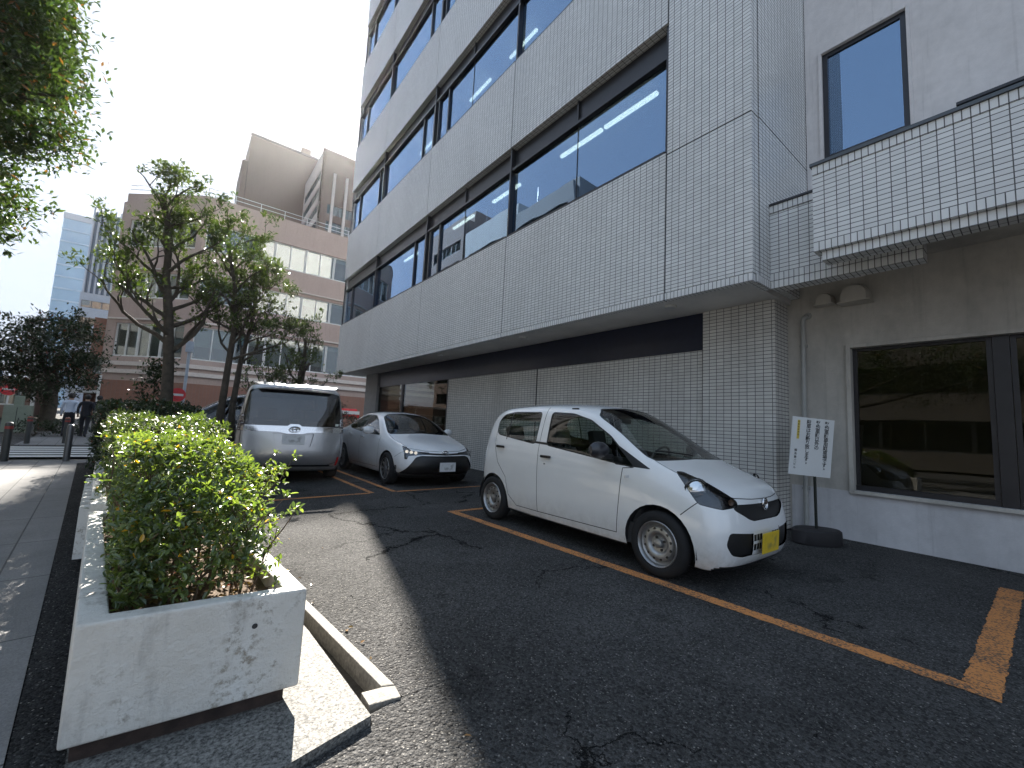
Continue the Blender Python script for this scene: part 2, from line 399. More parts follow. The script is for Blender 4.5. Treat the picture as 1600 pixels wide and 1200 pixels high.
# facade panels with the soldier course at the foot
def panel(y0, y1, z0, z1, lip=False):
    mb = MB(); mb.box(BX, BX + .2, y0 + g, y1 - g, z0 + g, z1 - g)
    P(mb, 'tile_panel', T_main, bevel=.004)
def lip(y0, y1):
    mb = MB().box(BX - .012, BX + .085, y0 + g, y1 - g, 3.34, 3.45)
    P(mb, 'soldier_course', T_sold, bevel=.003)
    mb = MB().box(BX - .004, BX + .2, y0 + g, y1 - g, 3.56, 3.452)
zz = [3.455, 5.73, 10.33, 14.93, 19.53, 24.13, 28.7]
for k in range(6): panel(2.33, JY[0], zz[k], zz[k+1])
lip(2.33, JY[0])
for i in range(4):
    y0, y1 = JY[i], JY[i+1]
    lip(y0, y1)
    panel(y0, y1, 3.455, FL[0])
    for k in range(5): panel(y0, y1, FL[k] + WT, FL[k+1])
    for k in range(5):
        z0, z1 = FL[k], FL[k] + WT
        w = MB(); gx = BX + .13
        # frame
        w.box(BX + .04, BX + .19, y0 + (.0 if i else .012), y0 + .05, z0, z1)          # frame at the bay line
        if i == 3: w.box(BX + .04, BX + .19, y1 - .06, y1 - .01, z0, z1)
        ya, yb = y0 + .055, y1 - (.065 if i == 3 else .005)
        w.box(BX + .02, BX + .19, ya, yb, z0, z0 + .05)
        w.box(BX + .06, BX + .19, ya, yb, z0 + 1.70, z0 + 1.76)
        if i == 0: mul = []
        elif i == 1: mul = [11.55, 12.22]
        elif i == 2: mul = [12.55, 13.35]
        else: mul = [17.6, 20.2] if k % 2 else [20.2]
        for ym in mul: w.box(BX + .09, BX + .17, ym - .03, ym + .03, z0 + .052, z0 + 1.698)
        wf = P(w, 'window', m_alu)
        wp = MB().box(gx + .02, gx + .026, ya, yb, z0 + .05, z0 + 1.70)
        wp.build('pane', G_off, wf, BB)
        if i < 2:
            ym = (y0 + y1) / 2
            MB().box(gx + .008, gx + .018, ym - .006, ym + .006, z0 + .05, z0 + 1.70).build('glass_joint', m_joint, wf, BB)
        sh = MB().box(gx + .03, gx + .06, ya, yb, z0 + 1.765, z1 - .01)
        sh.build('header_panel', m_alu, wf, BB)
        for ym in ([(y0+y1)/2] if i < 2 else []):
            MB().box(gx - .02, gx + .028, ym - .02, ym + .02, z0 + 1.765, z1 - .01).build('header_post', m_alu, wf, BB)
for yj in JY[:4]:
    for (za, zb) in [(3.46, FL[0] - .02)] + [(FL[k] + WT + .02, FL[k+1] - .02) for k in range(5)]:
        P(MB().box(BX + .006, BX + .19, yj - g + .001, yj + g - .001, za, zb), 'joint_seal', m_joint)
for zj in zz[1:6]:
    P(MB().box(BX + .006, BX + .19, 2.35, 3.60, zj - g + .001, zj + g - .001), 'joint_seal', m_joint)
# rooms behind the windows
rm = MB()
for k in range(5):
    rm.box(BX + .3, 14, 3.7, 21.1, FL[k] + 1.95, FL[k] + 2.05, 1)
    rm.box(BX + .3, 14, 3.7, 21.1, FL[k] - .9, FL[k] - .8)
rm.box(13.9, 14, 3.7, 21.1, 3.5, 28); rm.box(BX + .3, 14, 3.5, 3.6, 3.5, 28); rm.box(BX + .3, 14, 21.12, 21.2, 3.5, 28)
P(rm, 'interior', [m_inside, m_ceil])
for k in range(3):
    for xx in ((6.24, 8.9) if k == 0 else (6.55, 9.2)):
        for (a, b) in ((4.2, 5.42), (5.5, 6.7), (8.2, 9.4), (10.4, 11.6), (14.2, 15.4)):
            if k and a < 8: continue
            P(MB().box(xx, xx + .07, a, b, FL[k] + 1.70, FL[k] + 1.76), 'ceiling_tube', m_tube)
# end walls, roof
P(MB().box(BX + .1, 14, 21.2, 21.3, 3.4, 28.6), 'end_wall', T_main)
P(MB().box(BX + .05, 14, 2.45, 21.2, 28.6, 28.9), 'roof', m_soffit)
# return wall facing the camera (Y = 2.33)
for k in range(6):
    P(MB().box(BX + .205, 7.8, 2.33, 2.45, zz[k] + g, zz[k+1] - g), 'return_wall', T_main)
P(MB().box(BX + .09, 6.2, 2.318, 2.43, 3.34, 3.45), 'soldier_course', T_sold, bevel=.003)
# low tiled block beside the return
P(MB().box(6.2, 6.4, .8, 2.325, 3.56, 4.42), 'low_block', T_main)
P(MB().box(6.19, 6.41, .8, 2.325, 4.425, 4.53), 'soldier_course', tile_mat('soldier_b', .059, .11, off=(2.33, 4.425)))
P(MB().box(6.19, 6.41, .8, 2.325, 3.452, 3.555), 'soldier_course', tile_mat('soldier_c', .059, .108, off=(2.33, 3.45)))
P(MB().box(6.185, 6.4, .8, 2.31, 3.345, 3.446), 'soldier_course', T_sold)
P(MB().box(6.17, 7.69, .8, 2.322, 4.533, 4.56), 'coping', m_alu)
# ground floor
gf = MB().box(6.85, 7.0, 3.62, 12.3, 0, 2.74)
P(gf, 'ground_wall', T_low)
P(MB().box(6.83, 6.848, 3.60, 3.625, 0, 2.74), 'wall_joint', m_joint)
P(MB().box(6.835, 6.849, 7.85, 7.87, 0, 2.74), 'wall_joint', m_joint)
P(MB().box(6.84, 7.05, 3.625, 18.7, 2.745, 3.385), 'dark_fascia', m_navy)
P(MB().box(6.80, 7.3, 2.5, 3.60, 0, 3.385), 'corner_column', T_low, bevel=.003)
P(MB().box(6.87, 6.9, 12.33, 18.6, .1, 2.74), 'shop_pane', G_shop)
P(MB().box(6.84, 6.95, 12.3, 12.36, 0, 2.74).box(6.84, 6.95, 15.9, 16.1, 0, 2.74).box(6.84, 6.95, 12.36, 18.6, 0, .1), 'shop_frame', m_alu)
P(MB().box(6.75, 7.3, 18.6, 20.1, 0, 3.385), 'end_column', M('grey_column_paint', (.30, .30, .30), .7))
P(MB().box(9.8, 10, 12, 19, 0, 3.3).box(7.1, 9.8, 12.0, 12.1, 0, 3.3), 'shop_interior', m_inside)
for y in (3.79, 7.58, 11.6):
    lt = MB().lathe([(0, -.03), (.085, -.03), (.1, 0), (.1, .012)], (6.12, y, 3.378), n=20)
    P(lt, 'soffit_light', M('soffit_light_disc', (.6, .6, .58), .4), smooth=True)

# ================================================================ white rendered annex on the right
AB = (7.3, 0, 0)
annex = thing('annex_building', 'pale plastered building on the right, with a tiled balcony band over a wide dark window', 'building', AB)
def stucco(name, c, stain=.25, sc=1.2):
    m, nt, b = base_mat(name); Pp = wpos(nt)
    n1 = nnoise(nt, sc, 6, .65, wpos(nt, (1, 1, .4))); n2 = nnoise(nt, 55, 4, .6, Pp); n3 = nnoise(nt, 9, 5, .6, Pp)
    cc = nmix(nt, 1., tuple(c), ramp(nt, n1.outputs['Fac'], [(.3, 1 - stain), (.62, 1.03)]), 'MULTIPLY')
    cc = nmix(nt, 1., cc, ramp(nt, n3.outputs['Fac'], [(.3, .92), (.7, 1.04)]), 'MULTIPLY')
    # rain streaks
    st = nnoise(nt, 3.2, 5, .7, wpos(nt, (3, 3, .12)))
    cc = nmix(nt, 1., cc, ramp(nt, st.outputs['Fac'], [(.56, 1.), (.72, .82)]), 'MULTIPLY')
    nt.links.new(cc, b.inputs['Base Color']); b.inputs['Roughness'].default_value = .88
    bump(nt, b, nmath(nt, 'ADD', n2.outputs['Fac'], n3.outputs['Fac']), .35, .008); return m
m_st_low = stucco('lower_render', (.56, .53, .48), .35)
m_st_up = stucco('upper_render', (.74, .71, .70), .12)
m_st_low_lit = stucco('lower_render_lit', (.62, .61, .62), .2)  # lower wall's render in a lighter tone, for the light on its foot
def Q(mb, name, mat, par=annex, **kw): return mb.build(name, mat, par, AB, **kw)
wl = MB()  # lower wall with window openings: Y 1.72..-2.6, z .66..2.62
WY0, WY1, WZ0, WZ1 = -2.9, 1.72, .67, 2.62
wl.box(7.3, 7.5, WY1, 2.7, 0, 3.75); wl.box(7.3, 7.5, -6, WY0, 0, 3.75)
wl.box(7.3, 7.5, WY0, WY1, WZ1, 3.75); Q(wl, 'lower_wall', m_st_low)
Q(MB().box(7.28, 7.5, WY0, WY1, 0, WZ0).box(7.28, 7.299, WY1, 2.47, 0, WZ0 - .02), 'lower_wall_foot', m_st_low_lit)
fr = MB(); fr.box(7.25, 7.298, WY1, WY1 + .055, WZ0 - .05, WZ1 + .05); fr.box(7.25, 7.298, WY0, WY1 - .001, WZ1, WZ1 + .05)
fr.box(7.23, 7.279, WY0, WY1 - .001, WZ0 - .045, WZ0)
Q(fr, 'window_surround', m_st_low, bevel=.006)
for (a, b_) in ((.42, WY1), (-2.2, .28)):
    w = MB(); w.box(7.36, 7.42, b_ - .045, b_, WZ0, WZ1); w.box(7.36, 7.42, a, a + .045, WZ0, WZ1)
    w.box(7.34, 7.42, a, b_ , WZ0 - .001, WZ0 + .07); w.box(7.36, 7.42, a + .046, b_ - .046, WZ1 - .04, WZ1)
    wf = Q(w, 'window', m_alu)
    MB().box(7.385, 7.392, a + .04, b_ - .04, WZ0 + .06, WZ1 - .035).build('pane', G_shop, wf, AB)
Q(MB().box(7.33, 7.44, .285, .415, WZ0, WZ1), 'window_mullion', m_alu)
m_blind = M('tinted_film', (.26, .24, .18), .35, vary=.1)
Q(MB().box(7.9, 7.94, -2.9, 1.8, .4, 2.9), 'inner_screen', m_blind)
Q(MB().box(7.5, 7.9, 1.8, 1.85, .2, 3).box(7.5, 7.9, -2.9, 1.85, .3, .35), 'window_reveal', m_inside)
# upper wall with its window
UY0, UY1, UZ0, UZ1 = 1.06, 2.085, 5.80, 7.62
u = MB(); u.box(7.7, 7.9, UY1, 2.32, 4.4, 14); u.box(7.7, 7.9, -6, UY0, 4.4, 14)
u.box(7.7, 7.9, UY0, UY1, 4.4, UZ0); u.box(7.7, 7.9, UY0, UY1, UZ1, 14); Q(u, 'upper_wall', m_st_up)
w = MB(); w.box(7.72, 7.78, UY0, UY0 + .07, UZ0, UZ1); w.box(7.72, 7.78, UY1 - .07, UY1, UZ0, UZ1)
w.box(7.72, 7.78, UY0 + .071, UY1 - .071, UZ0, UZ0 + .05); w.box(7.72, 7.78, UY0 + .071, UY1 - .071, UZ1 - .07, UZ1)
wf = Q(w, 'window', m_alu)
MB().box(7.745, 7.752, UY0 + .07, UY1 - .07, UZ0 + .05, UZ1 - .07).build('pane', G_off, wf, AB)
MB().box(7.80, 7.81, UY0 + .05, UY1 - .05, UZ0 + .03, UZ1 - .04).build('blind', M('roller_blind', (.12, .13, .14), .8), wf, AB)
e = MB(); e.box(7.67, 7.698, UY1, UY1 + .045, UZ0, UZ1 + .05); e.box(7.67, 7.698, UY0 - .04, UY0, UZ0, UZ1 + .05); e.box(7.66, 7.698, UY0, UY1 - .001, UZ1, UZ1 + .05)
Q(e, 'window_surround', m_st_up, bevel=.004)
# tiled balcony band in front
BY = 1.655
Q(MB().box(5.66, 5.85, -6, BY, 3.62, 4.45), 'balcony_wall', tile_mat('balcony_tile', .118, .0555, off=(BY, 3.62)))
Q(MB().box(5.652, 5.85, -6, BY, 3.508, 3.616), 'balcony_course', tile_mat('balcony_course_tile', .059, .11, off=(BY, 3.506)))
Q(MB().box(5.652, 5.85, -6, BY, 4.454, 4.56), 'balcony_course', tile_mat('balcony_top_tile', .059, .11, off=(BY, 4.452)))
Q(MB().box(5.70, 5.9, -6, BY - .07, 3.395, 3.503), 'balcony_lip', tile_mat('balcony_lip_tile', .059, .11, off=(BY, 3.395)))
Q(MB().box(5.63, 5.88, -6, BY + .02, 4.563, 4.60), 'coping', M('balcony_coping', (.10, .11, .12), .4, .5))
Q(MB().box(5.851, 7.7, BY - .12, BY - .003, 3.62, 4.56), 'balcony_side', m_st_up)
Q(MB().box(5.86, 7.69, -6, BY - .12, 4.3, 4.4), 'balcony_floor', m_soffit)
Q(MB().box(5.901, 7.6, -6, BY - .1, 3.75, 3.85).box(6.42, 7.69, BY - .1, 2.33, 3.75, 3.85), 'balcony_soffit', m_st_low)
Q(MB().box(5.62, 5.66, -.2, .45, 4.61, 4.64), 'cable_cover', m_alu)
# vents and pipe
def vent(y, z, r, l):
    v = thing  # hood: half cylinder cowl sticking out of the wall, open at the foot
    mb = MB(); n = 16
    prof = []
    vs = []; 
    for xx, rr in ((7.3, r), (7.3 - l*.75, r), (7.3 - l, r*.86)):
        for j in range(n + 1):
            a = math.pi * j / n
            vs.append((xx, y + rr * math.cos(a), z + rr * math.sin(a) * .95))
        vs.append((xx, y + rr, z - r*.55)); vs.append((xx, y - rr, z - r*.55))
    k = n + 3
    order = list(range(n+1)) + [n+2]
    fs = []
    for i in range(2):
        for j in range(n): fs.append((i*k+j, i*k+j+1, (i+1)*k+j+1, (i+1)*k+j))
        fs.append((i*k+n, i*k+n+2, (i+1)*k+n+2, (i+1)*k+n)); fs.append((i*k+n+1, i*k, (i+1)*k, (i+1)*k+n+1))
    fs.append(tuple([2*k+n+1] + [2*k+j for j in range(n+1)] + [2*k+n+2]))
    mb.add(vs, fs)
    h = Q(mb, 'vent_hood', M('vent_metal', (.52, .49, .44), .55, .3, bumps=.1), smooth=True)
    MB().box(7.3 - l*1.05, 7.3, y - r*1.12, y + r*1.12, z - r*.62, z - r*.54).build('drip_tray', _mc['vent_metal'], h, AB)
    MB().box(7.3 - l*.8, 7.297, y - r*.8, y + r*.8, z - r*.5, z).build('dark_opening', m_joint, h, AB)
vent(1.99, 3.34, .11, .17); vent(1.63, 3.33, .16, .23)
pp = MB().tube([(7.24, 2.28, 0), (7.24, 2.28, 3.08), (7.24, 2.27, 3.13), (7.245, 2.24, 3.16), (7.31, 2.23, 3.17)], .032, 12)
pp.lathe([(.05, 0), (.055, .012), (.05, .03)], (7.27, 2.23, 3.17), 'x', 14)
for z in (.6, 2.7): pp.box(7.235, 7.3, 2.235, 2.325, z, z + .03)
Q(pp, 'drain_pipe', M('grey_pvc', (.38, .38, .36), .5), smooth=True)

# ================================================================ sign on a stand
sg = thing('parking_sign', 'white board on a thin pole with black Japanese writing warning off other cars', 'sign', (6.57, 1.96, 0), R(-38))
m_board = M('sign_board_white', (.74, .75, .74), .4, vary=.05, scale=3)
m_ink = M('sign_ink', (.02, .02, .025), .5)
m_rub = M('base_rubber', (.025, .023, .025), .65, bumps=.2)
bs = MB().lathe([(.0, 0), (.29, 0), (.31, .02), (.30, .17), (.27, .19), (0, .19)], (0, 0, 0), n=40, sy=.62)
bs.build('base', m_rub, sg, smooth=True)
MB().tube([(0, 0, .15), (-.02, -.01, 1.15)], .017, 10).build('pole', M('pole_dark', (.03, .035, .03), .4, .5), sg, smooth=True)
bw, bh = .27, .375
bd = MB().box(-bw, bw, -.018, .0, -bh, bh).build('board', m_board, sg, bevel=.003)
bd.location = (-.07, -.025, 1.225); bd.rotation_euler = (R(3), R(3.5), R(0))
def text_mesh(s, size, font_mat, parent, name='lettering', loc=(0,0,0), rot=(0,0,0), align='CENTER', sx=1.):
    cu = bpy.data.curves.new(name, 'FONT'); cu.body = s; cu.size = size; cu.align_x = align; cu.align_y = 'CENTER'; cu.resolution_u = 2; cu.offset = size * .016
    o = bpy.data.objects.new(name, cu); col.objects.link(o)
    bpy.context.view_layer.update()
    dg = bpy.context.evaluated_depsgraph_get()
    me = bpy.data.meshes.new_from_object(o.evaluated_get(dg)); bpy.data.objects.remove(o)
    me.materials.clear(); me.materials.append(font_mat)
    return me
def text_col(chars, x, ztop, size, pitch, mat, parent, y=-.0205, name='lettering'):
    mb = MB()
    for i, ch in enumerate(chars):
        if ch == ' ': continue
        me = text_mesh(ch, size, mat, None)
        dx, dz = (size*.32, size*.30) if ch == '。' else (0, 0)
        vs = [(x + v.co.x + dx, y, ztop - i * pitch + v.co.y + dz) for v in me.vertices]
        mb.add(vs, [tuple(p.vertices) for p in me.polygons]); bpy.data.meshes.remove(me)
    return mb.build(name, mat, parent, recalc=False)
text_col('契約車輌専用駐車場です。', .175, .315, .062, .0535, m_ink, bd)
text_col('契約車輌以外の', .06, .315, .062, .0535, m_ink, bd)
text_col('駐車はお断り致します。', -.06, .315, .062, .0535, m_ink, bd)
MB().box(-.205, -.172, -.0195, -.018, .09, .335).build('yellow_strip', M('sign_yellow', (.70, .55, .10), .5), bd)
text_col('無断駐車厳禁', -.188, .312, .026, .034, M('sign_brown_ink', (.22, .16, .03), .5), bd)
text_col('横浜第二ビル', -.205, -.06, .036, .045, m_ink, bd)
# ================================================================ cars
def paint(name, c, metal=0., rough=.28):
    return M(name, c, rough, metal, vary=.03, scale=2, coat=1.)
def body_mat(name, c, metal=0., rough=.3):
    """paint outside, dark trim where the shell is seen from inside"""
    m, nt, b = base_mat(name)
    gm = nt.nodes.new('ShaderNodeNewGeometry')
    n = nnoise(nt, 2.5, 5, .6, opos(nt)); f = ramp(nt, n.outputs['Fac'], [(.3, .95), (.7, 1.0)])
    sp = nt.nodes.new('ShaderNodeSeparateXYZ'); nt.links.new(opos(nt), sp.inputs[0])
    n2 = nnoise(nt, 9, 5, .7, opos(nt))
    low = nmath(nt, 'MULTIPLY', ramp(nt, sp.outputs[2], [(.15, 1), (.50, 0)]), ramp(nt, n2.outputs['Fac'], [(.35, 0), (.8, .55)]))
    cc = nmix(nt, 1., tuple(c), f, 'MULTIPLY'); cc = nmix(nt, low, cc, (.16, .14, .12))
    nt.links.new(nmix(nt, gm.outputs['Backfacing'], cc, (.02, .02, .02)), b.inputs['Base Color'])
    b.inputs['Metallic'].default_value = metal; b.inputs['Roughness'].default_value = rough
    inv = nmath(nt, 'SUBTRACT', 1., gm.outputs['Backfacing']); nt.links.new(inv, b.inputs['Coat Weight'])
    b.inputs['Coat Roughness'].default_value = .04
    return m
m_trim = M('black_trim', (.012, .012, .013), .4)
m_gapm = M('panel_gap', (.03, .03, .032), .8)
m_gray_trim = M('seal_grey', (.10, .10, .10), .6)
m_chrome = M('chrome', (.75, .76, .78), .12, 1., vary=.02)
m_tyre = M('tyre_rubber', (.022, .022, .023), .85, bumps=.3, vary=.2, spec=.3)
m_steel = M('steel_wheel', (.42, .42, .42), .42, .85, vary=.25, scale=12)
m_hub = M('hub_dark', (.05, .045, .04), .6, .3)
m_carint = M('car_interior', (.07, .07, .072), .9)
m_seat = M('seat_fabric', (.09, .09, .095), .95)
m_lens = glass_mat('lamp_lens', (.85, .87, .9), .08, .02)
m_lampin = M('lamp_bowl', (.10, .11, .12), .3, .6)
m_lampdk = M('lamp_bezel_black', (.01, .01, .012), .25)
G_car = glass_mat('car_glass', (.74, .80, .77), .07, .01)
G_side = glass_mat('side_glass', (.50, .56, .54), .07, .01)
G_dark = glass_mat('privacy_glass', (.10, .11, .12), .10, .01)

def loft_car(st, front, rear, sub=3, creases=()):
    """st: list of stations (each 9 points (x,y,z) from floor centre to roof centre, half body);
    front/rear: (inner, centre) columns of the end caps, each 3 points for side levels 3..5"""
    bm = bmesh.new(); cl = bm.edges.layers.float.new('crease_edge')
    grid = []
    for s in st:
        rowR = [bm.verts.new(p) for p in s]
        rowL = [rowR[k] if k in (0, 8) else bm.verts.new((-s[k][0], s[k][1], s[k][2])) for k in range(9)]
        grid.append((rowR, rowL))
    for i in range(len(st) - 1):
        for side in (0, 1):
            a, b = grid[i][side], grid[i+1][side]
            for k in range(8):
                f = (a[k], b[k], b[k+1], a[k+1])
                bm.faces.new(f if side else f[::-1])
    for (gr, cap, flip) in ((grid[0], front, 0), (grid[-1], rear, 1)):
        inner, cen = cap
        for side in (0, 1):
            r = gr[side]; sg_ = -1 if side else 1
            cc = [r[2], r[3], r[4], r[5], r[6]]
            ii = [r[1]] + [bm.verts.new((sg_ * p[0], p[1], p[2])) for p in inner] + [r[7]]
            if side == 0: ce = [r[0]] + [bm.verts.new((0, p[1], p[2])) for p in cen] + [r[8]]
            for a, b in ((cc, ii), (ii, ce)):
                for k in range(4):
                    f = (a[k], a[k+1], b[k+1], b[k])
                    bm.faces.new(f if (side ^ flip) else f[::-1])
    bmesh.ops.recalc_face_normals(bm, faces=bm.faces)
    me = bpy.data.meshes.new('cage'); 
    def cr(ids, v):
        for (i, k) in ids:
            for side in (0, 1): 
                pass
    for (i0, i1, k, val) in creases:        # longitudinal crease on level k between stations
        for i in range(i0, i1):
            for side in (0, 1):
                e = bm.edges.get((grid[i][side][k], grid[i+1][side][k]))
                if e: e[cl] = val
    bm.to_mesh(me); bm.free()
    o = bpy.data.objects.new('cage', me); col.objects.link(o)
    md = o.modifiers.new('s', 'SUBSURF'); md.levels = sub; md.render_levels = sub
    bpy.context.view_layer.update()
    dg = bpy.context.evaluated_depsgraph_get()
    me2 = bpy.data.meshes.new_from_object(o.evaluated_get(dg))
    bpy.data.objects.remove(o)
    out = bmesh.new(); out.from_mesh(me2); bpy.data.meshes.remove(me2)
    return out

def inpoly(p, poly):
    x, y = p; c = False; n = len(poly)
    for i in range(n):
        x1, y1 = poly[i]; x2, y2 = poly[(i+1) % n]
        if (y1 > y) != (y2 > y) and x < (x2 - x1) * (y - y1) / (y2 - y1) + x1: c = not c
    return c
def grow(poly, d):
    """offset a polygon outwards by d"""
    n = len(poly); area = sum(poly[i][0]*poly[(i+1)%n][1]-poly[(i+1)%n][0]*poly[i][1] for i in range(n))
    s = 1 if area > 0 else -1; out = []
    for i in range(n):
        p0, p1, p2 = Vector(poly[i-1]), Vector(poly[i]), Vector(poly[(i+1) % n])
        d1 = (p1 - p0).normalized(); d2 = (p2 - p1).normalized()
        n1 = Vector((d1.y, -d1.x)) * s; n2 = Vector((d2.y, -d2.x)) * s
        b = (n1 + n2); b = b / max(b.length_squared, .5) * 2 if b.length > 1e-5 else n1
        out.append(tuple(p1 + b * d * .5 * 1.0 * (2 / 2)))
    return out
def smooth_poly(poly, it=2):
    for _ in range(it):
        q = []
        for i in range(len(poly)):
            a, b = poly[i], poly[(i+1) % len(poly)]
            q += [(a[0]*.75+b[0]*.25, a[1]*.75+b[1]*.25), (a[0]*.25+b[0]*.75, a[1]*.25+b[1]*.75)]
        poly = q
    return poly
def rpoly(poly, r=.03):
    """round the corners a little"""
    q = []; n = len(poly)
    for i in range(n):
        p0, p1, p2 = Vector(poly[i-1]), Vector(poly[i]), Vector(poly[(i+1) % n])
        a = p1 + (p0 - p1).normalized() * min(r, (p0-p1).length*.45); b = p1 + (p2 - p1).normalized() * min(r, (p2-p1).length*.45)
        for t in (0, .33, .67, 1): q.append(tuple(a*(1-t)**2 + p1*2*t*(1-t) + b*t*t))
    return q
def strip(pts, w):
    out = []
    for a, b in zip(pts[:-1], pts[1:]):
        a, b = Vector(a), Vector(b); d = (b - a).normalized(); s = Vector((-d.y, d.x)) * w / 2; e = d * w * .3
        out.append([tuple(a - e + s), tuple(a - e - s), tuple(b + e - s), tuple(b + e + s)])
    return out
def circ(cx_, cy_, r, n=26, ry=None):
    return [(cx_ + r*math.cos(2*math.pi*i/n), cy_ + (ry or r)*math.sin(2*math.pi*i/n)) for i in range(n)]
def view_axes(view, s):
    return {'side': (Vector((0, 1, 0)), Vector((0, 0, 1))), 'front': (Vector((1, 0, 0)), Vector((0, 0, 1))),
            'rear': (Vector((1, 0, 0)), Vector((0, 0, 1))), 'fdiag': (Vector((s, 1, 0)), Vector((0, 0, 1))),
            'rdiag': (Vector((s, -1, 0)), Vector((0, 0, 1))), 'top': (Vector((1, 0, 0)), Vector((0, 1, 0)))}[view]
def view_ok(view, s, c, n, lim):
    if lim and not lim(c): return False
    if view == 'side': return s * c.x > .2 and s * n.x > .22
    if view == 'front': return n.y < -.12
    if view == 'rear': return n.y > .12
    if view == 'fdiag': return s * c.x > 0.0 and (s * n.x - n.y) > .25
    if view == 'rdiag': return s * c.x > 0.0 and (s * n.x + n.y) > .25
    return n.z > .3
def carve_car(bm, regions):
    """regions: (key, view, polygons, limit); later ones win. returns {key: faces}"""
    lay = bm.faces.layers.int.new('region')
    keys = []
    for key, view, polys, lim in regions:
        if key not in keys: keys.append(key)
        kid = keys.index(key) + 1
        sides = (1, -1) if view in ('side', 'fdiag', 'rdiag') else (0,)
        for s in sides:
            A, B = view_axes(view, s)
            bm.faces.ensure_lookup_table()
            for poly in polys:
                x0 = min(p[0] for p in poly) - .09; x1 = max(p[0] for p in poly) + .09
                y0 = min(p[1] for p in poly) - .09; y1 = max(p[1] for p in poly) + .09
                def cand():
                    out = []
                    for f in bm.faces:
                        c = f.calc_center_median(); a, b = c.dot(A), c.dot(B)
                        if x0 < a < x1 and y0 < b < y1 and view_ok(view, s, c, f.normal, lim): out.append(f)
                    return out
                fs = set(cand()); n = len(poly)
                for i in range(n):
                    p, q = poly[i], poly[(i+1) % n]
                    d = Vector((q[0]-p[0], q[1]-p[1])); L = d.length
                    if L < 1e-5: continue
                    d /= L; n2 = Vector((-d.y, d.x)); off = n2.dot(Vector(p))
                    sub_ = []
                    for f in fs:
                        ds = []; ts = []
                        for v in f.verts:
                            w = Vector((v.co.dot(A), v.co.dot(B))); ds.append(w.dot(n2) - off); ts.append((w - Vector(p)).dot(d))
                        if min(ds) < -1e-6 and max(ds) > 1e-6 and max(ts) > -.002 and min(ts) < L + .002: sub_.append(f)
                    if not sub_: continue
                    n3 = A * n2.x + B * n2.y; co = n3 * (off / n3.length_squared)
                    es = {e for f in sub_ for e in f.edges}; vs = {v for f in sub_ for v in f.verts}
                    old = set(sub_)
                    bmesh.ops.bisect_plane(bm, geom=list(vs) + list(es) + sub_, dist=1e-6, plane_co=co, plane_no=n3.normalized())
                    fs = set(cand()) if i % 1 == 0 and len(fs) < 4 else fs
                    nf = set()
                    for v in vs:
                        if v.is_valid:
                            for f in v.link_faces: nf.add(f)
                    fs = {f for f in fs if f.is_valid} | nf
                    fs = {f for f in fs if view_ok(view, s, f.calc_center_median(), f.normal, lim)}
                for f in cand():
                    c = f.calc_center_median()
                    if inpoly((c.dot(A), c.dot(B)), poly): f[lay] = kid
    return keys, lay

def split_car(bm, keys, lay, spec, root, basemat, name='body', orig=None):
    """spec[key] = dict(mat, push, name) ; None deletes the faces"""
    groups = {}
    for f in bm.faces: groups.setdefault(f[lay], []).append(f)
    res = {}
    for kid, fl in groups.items():
        key = keys[kid-1] if kid else name
        sp = spec.get(key, {}) if kid else dict(mat=basemat, name=name)
        if sp is None: continue
        # split in left and right halves where asked
        sets = [fl]
        if sp.get('each'):
            sets = [[f for f in fl if f.calc_center_median().x > 0], [f for f in fl if f.calc_center_median().x <= 0]]
        for fs in sets:
            if not fs: continue
            idx = {}; vs = []; faces = []; mi = []
            for f in fs:
                t = []
                for v in f.verts:
                    if v not in idx: idx[v] = len(vs); vs.append(v)
                    t.append(idx[v])
                faces.append(t)
                c = f.calc_center_median(); mi.append(1 if (kid == 0 and f.normal.z < -.5 and c.z < .35) else 0)
            co = []; nm = []
            for v in vs:
                loc, n, fi, d = orig[0].find_nearest(v.co)
                # barycentric-ish blend of vertex normals
                f = orig[1][fi]; wsum = Vector((0, 0, 0))
                for vi in f:
                    w = 1. / (1e-4 + (orig[2][vi] - v.co).length); wsum += orig[3][vi] * w * w
                n = wsum.normalized(); nm.append(n)
                co.append(v.co + n * sp.get('push', 0.) )
            me = bpy.data.meshes.new(sp['name']); me.from_pydata([tuple(c) for c in co], [], faces)
            mt = sp['mat']; me.materials.append(mt)
            if any(mi): me.materials.append(m_trim); me.polygons.foreach_set('material_index', mi)
            me.polygons.foreach_set('use_smooth', [True] * len(faces))
            me.update(); me.normals_split_custom_set_from_vertices([tuple(n) for n in nm])
            o = bpy.data.objects.new(sp['name'], me); col.objects.link(o); o.parent = root
            res.setdefault(key, []).append(o)
            if sp.get('backing'):
                bo = me.copy(); bo.name = sp['backing'][0]; bo.materials.clear(); bo.materials.append(sp['backing'][1])
                dd = sp['backing'][2]
                for v, n in zip(bo.vertices, nm): v.co = v.co + n * dd
                b2 = bpy.data.objects.new(sp['backing'][0], bo); col.objects.link(b2); b2.parent = o
    return res
def orig_data(bm):
    bm.normal_update(); bm.verts.ensure_lookup_table(); bm.faces.ensure_lookup_table()
    vs = [v.co.copy() for v in bm.verts]; ns = [v.normal.copy() for v in bm.verts]
    fs = [[v.index for v in f.verts] for f in bm.faces]
    return (BVHTree.FromPolygons(vs, fs), fs, vs, ns)

